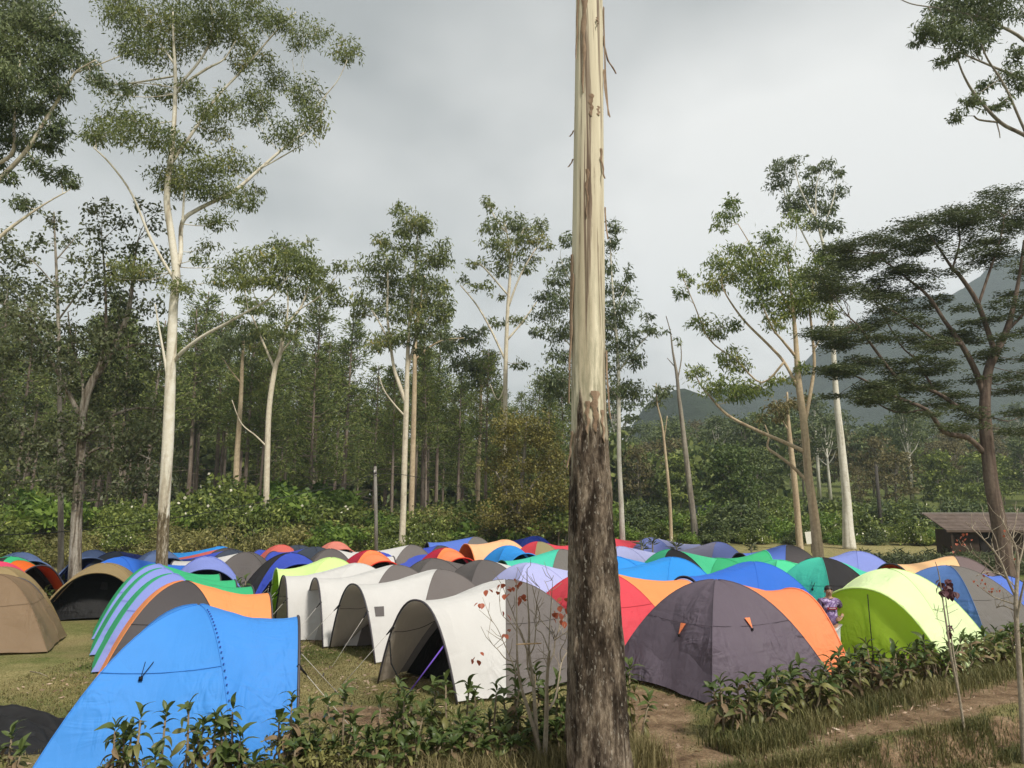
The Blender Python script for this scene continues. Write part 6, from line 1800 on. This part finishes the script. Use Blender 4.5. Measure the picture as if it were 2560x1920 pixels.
# sapling with a dark purple tuft
b1 = on(2412, 1828, -.02)
twig_shrub('sapling', 'thin leaning sapling with a dark purple leaf tuft in front of the right hedge', 'sapling', b1, b1.y,
    [[(2412, 1830, 14), (2398, 1740, 12), (2380, 1650, 11), (2366, 1560, 9), (2354, 1480, 7), (2346, 1430, 5), (2338, 1404, 3)], [(2400, 1750, 8), (2388, 1660, 8), (2376, 1580, 7), (2366, 1510, 5), (2362, 1470, 4)],
     [(2360, 1530, 3), (2335, 1525, 2)], [(2368, 1535, 3), (2396, 1522, 2)], [(2362, 1555, 3), (2338, 1546, 2)]],
    [(2354, 1466, 7), (2366, 1460, 8), (2376, 1472, 7), (2362, 1480, 6), (2380, 1480, 3), (2350, 1474, 3), (2378, 1570, 4), (2386, 1572, 3)], DARK_RED, 1.35, 73, extra=6, thin=.48)
# small bare tree at the right edge
b2 = on(2552, 1900, -.3)
twig_shrub('small_bare_tree', 'small nearly bare tree with reddish leaves at the right edge by the path', 'tree', b2, 11.6,
    [[(2560, 1900, 26), (2556, 1790, 24), (2548, 1660, 22), (2543, 1580, 20), (2540, 1500, 18), (2545, 1420, 14), (2540, 1370, 10), (2520, 1330, 6), (2500, 1290, 4)], [(2543, 1500, 13), (2520, 1450, 11), (2500, 1400, 8), (2470, 1360, 6), (2430, 1320, 4)], [(2540, 1560, 10), (2555, 1480, 9), (2575, 1400, 7)],
     [(2520, 1450, 8), (2480, 1420, 6), (2440, 1390, 4), (2410, 1365, 3)], [(2545, 1420, 8), (2560, 1360, 6), (2560, 1320, 4)], [(2535, 1510, 7), (2505, 1500, 6), (2480, 1490, 4), (2450, 1468, 3)], [(2540, 1470, 6), (2510, 1440, 5), (2470, 1430, 4), (2440, 1440, 3)], [(2500, 1400, 5), (2490, 1350, 4), (2470, 1310, 3)],
     [(2545, 1440, 8), (2530, 1380, 6), (2535, 1330, 5), (2545, 1270, 3)], [(2543, 1530, 6), (2510, 1515, 5), (2490, 1520, 3)]],
    [(2400, 1362, 3), (2390, 1368, 2), (2410, 1368, 2), (2447, 1442, 3), (2452, 1460, 4), (2470, 1465, 3), (2462, 1452, 2), (2492, 1480, 3), (2476, 1430, 2), (2410, 1340, 3), (2404, 1350, 3), (2420, 1345, 2), (2530, 1440, 2), (2500, 1330, 2), (2545, 1390, 2)], RED_LEAF, .55, 75, extra=70, thin=.55)

# ------------------------------------------------------------------ black tarp, scraps, driftwood
def tarp():
    c = on(60, 1850, 0)
    root = empty('tarpaulin', (c.x, c.y, 0), 'crumpled heap of black tarpaulin on the grass at the left edge', 'tarpaulin')
    m = MB()
    for layer in range(3):
        G = []
        for j in range(40):
            row = []
            for i in range(40):
                u, v = i / 39, j / 39
                x = -1.0 + 1.75 * u + .12 * math.sin(v * 5 + layer); y = -.62 + 1.25 * v + .10 * math.sin(u * 6 + layer * 2)
                edge = max(0, 1 - (2 * abs(u - .42)) ** 2.6) * max(0, 1 - (2 * abs(v - .5)) ** 3)
                f = noise.ridged_multi_fractal(Vector((u * 1.6 + v * 1.2 + layer, v * 4.6 - u * .8, layer * 3.3)), 1.0, 2.0, 3, 1.0, 2.0)
                z = .015 + layer * .05 * edge + edge * (.03 + .15 * abs(math.sin(v * 8.5 + u * 2.6 + layer * 1.1 + 1.2 * f)) ** 1.5 + .14 * max(0, f - .3)) * (1 - .35 * u)
                row.append((x, y, max(.012 + layer * .004, z)))
            G.append(row)
        m2 = MB(); m2.quad_grid(G)
        m2.build('fold', plain('tarp_black', (.012, .012, .013), .7, .25, 0, .3, 6), root)
tarp()
for i, (px, py, s) in enumerate(((1812, 1812, .05), (1848, 1819, .06), (1860, 1822, .04))):
    q = on(px, py); q.z = gz(q.x, q.y)
    rg = random.Random(i)
    m = MB(); G = []
    for a in range(5):
        G.append([(s * (b_ - 2) * .5 + rg.uniform(-.01, .01), s * (a - 2) * .5, .02 + rg.uniform(0, .035)) for b_ in range(5)])
    m.quad_grid(G)
    o = m.build('paper_scrap', plain('paper_white', (.78, .78, .78), .8), None, True, q)
    tag(o, ['crumpled white paper scrap alone on the left, on the path', 'largest crumpled white paper scrap on the path', 'crumpled white scrap touching the largest one'][i], 'litter', 'white scraps on the path')
def log(px0, py0, px1, py1, r, lab):
    a, b_ = on(px0, py0), on(px1, py1)
    a.z, b_.z = gz(a.x, a.y) + r, gz(b_.x, b_.y) + r
    m = MB(); m.tube([a, a.lerp(b_, .5) + Vector((0, .03, .01)), b_], [r, r * .8, r * .4], 6)
    tag(m.build('fallen_branch', BARK_TWIG), lab, 'branch')
log(1965, 1740, 1996, 1780, .02, 'broken pale branch standing out of the grass below the right hedge')
log(1945, 1842, 1990, 1838, .012, 'thin fallen stick lying on the path')
log(75, 1680, 120, 1692, .010, 'thin fallen stick on the grass left of the blue tent')
log(2020, 1700, 2200, 1690, .012, 'dry stem lying along the foot of the right hedge')

# ------------------------------------------------------------------ the man standing between the orange and lime tents
def skin_mesh(name, verts, edges, radii, mat, parent, levels=2, rootv=0):
    me_ = bpy.data.meshes.new(name)
    me_.from_pydata([tuple(v) for v in verts], edges, [])
    o = bpy.data.objects.new(name, me_); COL.objects.link(o)
    sk = o.modifiers.new('skin', 'SKIN'); sk.use_smooth_shade = True
    for i, r in enumerate(radii):
        me_.skin_vertices[0].data[i].radius = r if isinstance(r, tuple) else (r, r)
        me_.skin_vertices[0].data[i].use_root = (i == rootv)
    sub = o.modifiers.new('sub', 'SUBSURF'); sub.levels = levels; sub.render_levels = levels
    dg = bpy.context.evaluated_depsgraph_get()
    dg.update()
    me2 = bpy.data.meshes.new_from_object(o.evaluated_get(dg))
    o.modifiers.clear()
    o.data = me2
    me2.materials.clear(); me2.materials.append(mat)
    o.parent = parent
    return o
def person():
    d = 16.0
    hd = at(2070, 1464, d)
    z0 = gz(hd.x, d)
    root = empty('person', (hd.x, d, z0), 'man in a purple patterned shirt, hand on hip, between the orange and lime tents', 'person')
    k = (hd.z - z0) / 1.70
    root.scale = (k, k, k)
    SK = plain('skin', (.40, .235, .16), .5, .3, 0, .08, 12)
    # x to the viewer's right, -y towards the camera
    Vb = [(0, 0, .92), (0, .0, 1.10), (0, .01, 1.28), (0, .015, 1.40), (0, .005, 1.475), (0, -.01, 1.56), (0, -.012, 1.645),
          (-.17, .015, 1.385), (-.255, .02, 1.13), (-.16, -.09, .96), (-.13, -.12, .95),
          (.17, .015, 1.385), (.325, .06, 1.145), (.185, -.075, 1.02), (.14, -.105, 1.005),
          (-.085, 0, .86), (-.095, -.01, .48), (-.10, .02, .08), (-.105, -.10, .035), (.085, 0, .86), (.10, -.01, .48), (.11, .02, .08), (.12, -.10, .035)]
    Eb = [(0, 1), (1, 2), (2, 3), (3, 4), (4, 5), (5, 6), (3, 7), (7, 8), (8, 9), (9, 10), (3, 11), (11, 12), (12, 13), (13, 14), (0, 15), (15, 16), (16, 17), (17, 18), (0, 19), (19, 20), (20, 21), (21, 22)]
    Rb = [(.145, .105), (.135, .10), (.15, .105), (.12, .085), (.052, .052), (.073, .088), (.062, .075), .052, .040, .030, .026, .052, .040, .030, .026, .085, .060, .042, .036, .085, .060, .042, .036]
    skin_mesh('body', Vb, Eb, Rb, SK, root)
    for sx, hx, hy, hz, dx in ((-1, -.125, -.125, .95, 1), (1, .135, -.11, 1.005, -1)):
        for f in range(4):       # fingers laid on the hip
            a = Vector((hx, hy, hz - .012 + f * .020))
            skin_mesh('finger', [a - Vector((dx * .03, 0, 0)), a + Vector((dx * .035, -.012, -.006)), a + Vector((dx * (.062 + .008 * (f in (1, 2))), .004, -.014))], [(0, 1), (1, 2)], [.012, .0095, .008], SK, root, 1)
        a = Vector((hx, hy, hz + .06))
        skin_mesh('thumb', [a - Vector((dx * .04, 0, .03)), a + Vector((0, -.01, .015)), a + Vector((dx * .03, .0, .03))], [(0, 1), (1, 2)], [.014, .011, .009], SK, root, 1)
    # shirt
    sm_, N, L, out = new_mat('shirt_purple')
    tc = N.new('ShaderNodeTexCoord')
    vo = nnode(N, 'ShaderNodeTexNoise', Scale=9.0, Detail=5.0, Distortion=2.5)
    L.new(tc.outputs['Object'], vo.inputs['Vector'])
    r = N.new('ShaderNodeValToRGB'); e = r.color_ramp.elements
    e[0].position, e[0].color = .30, (.030, .016, .045, 1); e[1].position, e[1].color = .70, (.66, .58, .80, 1)
    q = e.new(.50); q.color = (.25, .16, .40, 1)
    L.new(vo.outputs['Fac'], r.inputs[0])
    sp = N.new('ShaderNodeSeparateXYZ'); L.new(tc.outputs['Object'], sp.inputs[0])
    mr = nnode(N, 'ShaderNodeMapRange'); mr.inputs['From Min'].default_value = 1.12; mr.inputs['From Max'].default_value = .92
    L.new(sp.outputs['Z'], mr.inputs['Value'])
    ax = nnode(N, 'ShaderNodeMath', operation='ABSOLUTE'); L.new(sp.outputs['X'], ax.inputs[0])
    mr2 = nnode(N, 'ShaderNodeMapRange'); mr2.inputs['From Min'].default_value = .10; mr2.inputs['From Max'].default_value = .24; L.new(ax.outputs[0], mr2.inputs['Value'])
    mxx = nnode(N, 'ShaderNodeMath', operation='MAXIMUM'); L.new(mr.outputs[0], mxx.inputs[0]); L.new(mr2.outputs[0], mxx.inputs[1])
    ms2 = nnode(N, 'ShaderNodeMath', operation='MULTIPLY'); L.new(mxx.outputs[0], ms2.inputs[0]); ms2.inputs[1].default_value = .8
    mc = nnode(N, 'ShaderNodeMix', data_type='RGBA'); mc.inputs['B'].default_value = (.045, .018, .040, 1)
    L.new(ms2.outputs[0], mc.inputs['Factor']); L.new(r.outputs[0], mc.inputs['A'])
    b_ = nnode(N, 'ShaderNodeBsdfPrincipled', Roughness=.6); L.new(mc.outputs['Result'], b_.inputs['Base Color']); L.new(b_.outputs[0], out.inputs['Surface'])
    Vs = [(0, 0, .86), (0, 0, 1.00), (0, .0, 1.14), (0, .01, 1.28), (0, .015, 1.40), (0, .012, 1.44), (-.18, .015, 1.385), (-.235, .02, 1.22), (.18, .015, 1.385), (.265, .04, 1.24)]
    Es = [(0, 1), (1, 2), (2, 3), (3, 4), (4, 5), (4, 6), (6, 7), (4, 8), (8, 9)]
    Rs = [(.175, .13), (.17, .125), (.165, .12), (.175, .125), (.14, .10), (.085, .075), .075, .066, .075, .066]
    sh = skin_mesh('shirt', Vs, Es, Rs, sm_, root)
    m = MB(); m.box((-.105, -.137, 1.215), (.105, -.122, 1.265)); m.build('chest_print', plain('print_red', (.24, .02, .035), .6), sh, smooth=False)
    m = MB()
    for i in range(8):
        m.box((-.06 + i * .0165, -.140, 1.238), (-.06 + i * .0165 + .011, -.1372, 1.252))
    m.build('chest_lettering', plain('print_white', (.7, .65, .7), .6), sh, smooth=False)
    m = MB(); m.tube([(.085 * math.cos(a), .005 - .075 * math.sin(a), 1.455 - .03 * math.sin(a)) for a in [k_ * math.pi / 8 for k_ in range(9)]], .009, 6)
    m.build('collar', plain('collar_dark', (.03, .012, .02), .7), sh)
    skin_mesh('trousers', [(0, 0, .93), (-.09, 0, .84), (-.098, -.005, .48), (-.10, .02, .10), (.09, 0, .84), (.10, -.005, .48), (.11, .02, .10)], [(0, 1), (1, 2), (2, 3), (0, 4), (4, 5), (5, 6)], [(.16, .12), .105, .08, .062, .105, .08, .062], plain('trousers_white', (.62, .63, .62), .8), root)
    HR = plain('hair_black', (.012, .010, .010), .5, .4)
    m = MB()
    G = []
    T_ = Matrix.Translation((0, .006, 1.612)) @ Matrix.Rotation(math.radians(-24), 4, 'X')
    for j in range(10):
        ph = math.radians(2 + 92 * j / 9)
        G.append([T_ @ Vector((.079 * math.sin(ph) * math.cos(th), .094 * math.sin(ph) * math.sin(th), .100 * math.cos(ph))) for th in [2 * math.pi * i / 20 for i in range(20)]])
    m.quad_grid(G, closed=True)
    m.build('hair', HR, root)
    for s in (-1, 1):
        m = MB(); m.tube([(s * .030, -.098, 1.585), (s * .030, -.106, 1.585)], [.014, .008], 8); e_ = m.build('eye', plain('eye_white', (.55, .52, .48), .3), root)
        m = MB(); m.tube([(s * .030, -.105, 1.585), (s * .030, -.109, 1.585)], [.008, .006], 8); m.build('pupil', HR, e_)
        m = MB(); m.tube([(s * .014, -.104, 1.605), (s * .032, -.108, 1.611), (s * .050, -.098, 1.604)], [.004, .005, .003], 5); m.build('eyebrow', HR, root)
        m = MB(); m.tube([(s * .074, -.005, 1.595), (s * .086, .004, 1.585), (s * .078, .0, 1.553)], [.012, .014, .009], 7); m.build('ear', SK, root)
        m = MB(); m.tube([(s * .105, .05, .045), (s * .11, -.06, .045), (s * .115, -.16, .03)], [.045, .048, .034], 8); m.build('shoe', HR, root)
    m = MB(); m.tube([(0, -.098, 1.59), (0, -.118, 1.565), (0, -.122, 1.552), (0, -.10, 1.545)], [.008, .013, .017, .010], 8); m.build('nose', SK, root)
    m = MB(); m.tube([(-.026, -.092, 1.518), (0, -.104, 1.516), (.026, -.092, 1.518)], [.004, .008, .004], 6); m.build('mouth', plain('lips', (.25, .09, .075), .5), root)
    m = MB(); m.tube([(.215 + .028 * math.cos(a) * .5, -.055 + .034 * math.cos(a + 1.2), 1.045 + .034 * math.sin(a)) for a in [i * math.pi / 6 for i in range(13)]], .010, 6)
    m.build('wristwatch', plain('watch_steel', (.7, .7, .7), .3, .5, .6), root)
person()

# ------------------------------------------------------------------ the hazy air over the whole place
hm = bpy.data.materials.new('haze_air'); hm.use_nodes = True
hN, hL = hm.node_tree.nodes, hm.node_tree.links
hN.clear()
ho = hN.new('ShaderNodeOutputMaterial'); hv = hN.new('ShaderNodeVolumePrincipled')
hv.inputs['Color'].default_value = (0.74, 0.84, 0.95, 1)
hv.inputs['Density'].default_value = 0.00042
hv.inputs['Anisotropy'].default_value = 0.2
hL.new(hv.outputs[0], ho.inputs['Volume'])
zlo = float(V[:, :, 2].min()) - 1.2
m = MB(); m.box((-1450, -110, zlo), (1450, 1560, 480))
tag(m.build('haze', hm, None, False), kind='stuff')
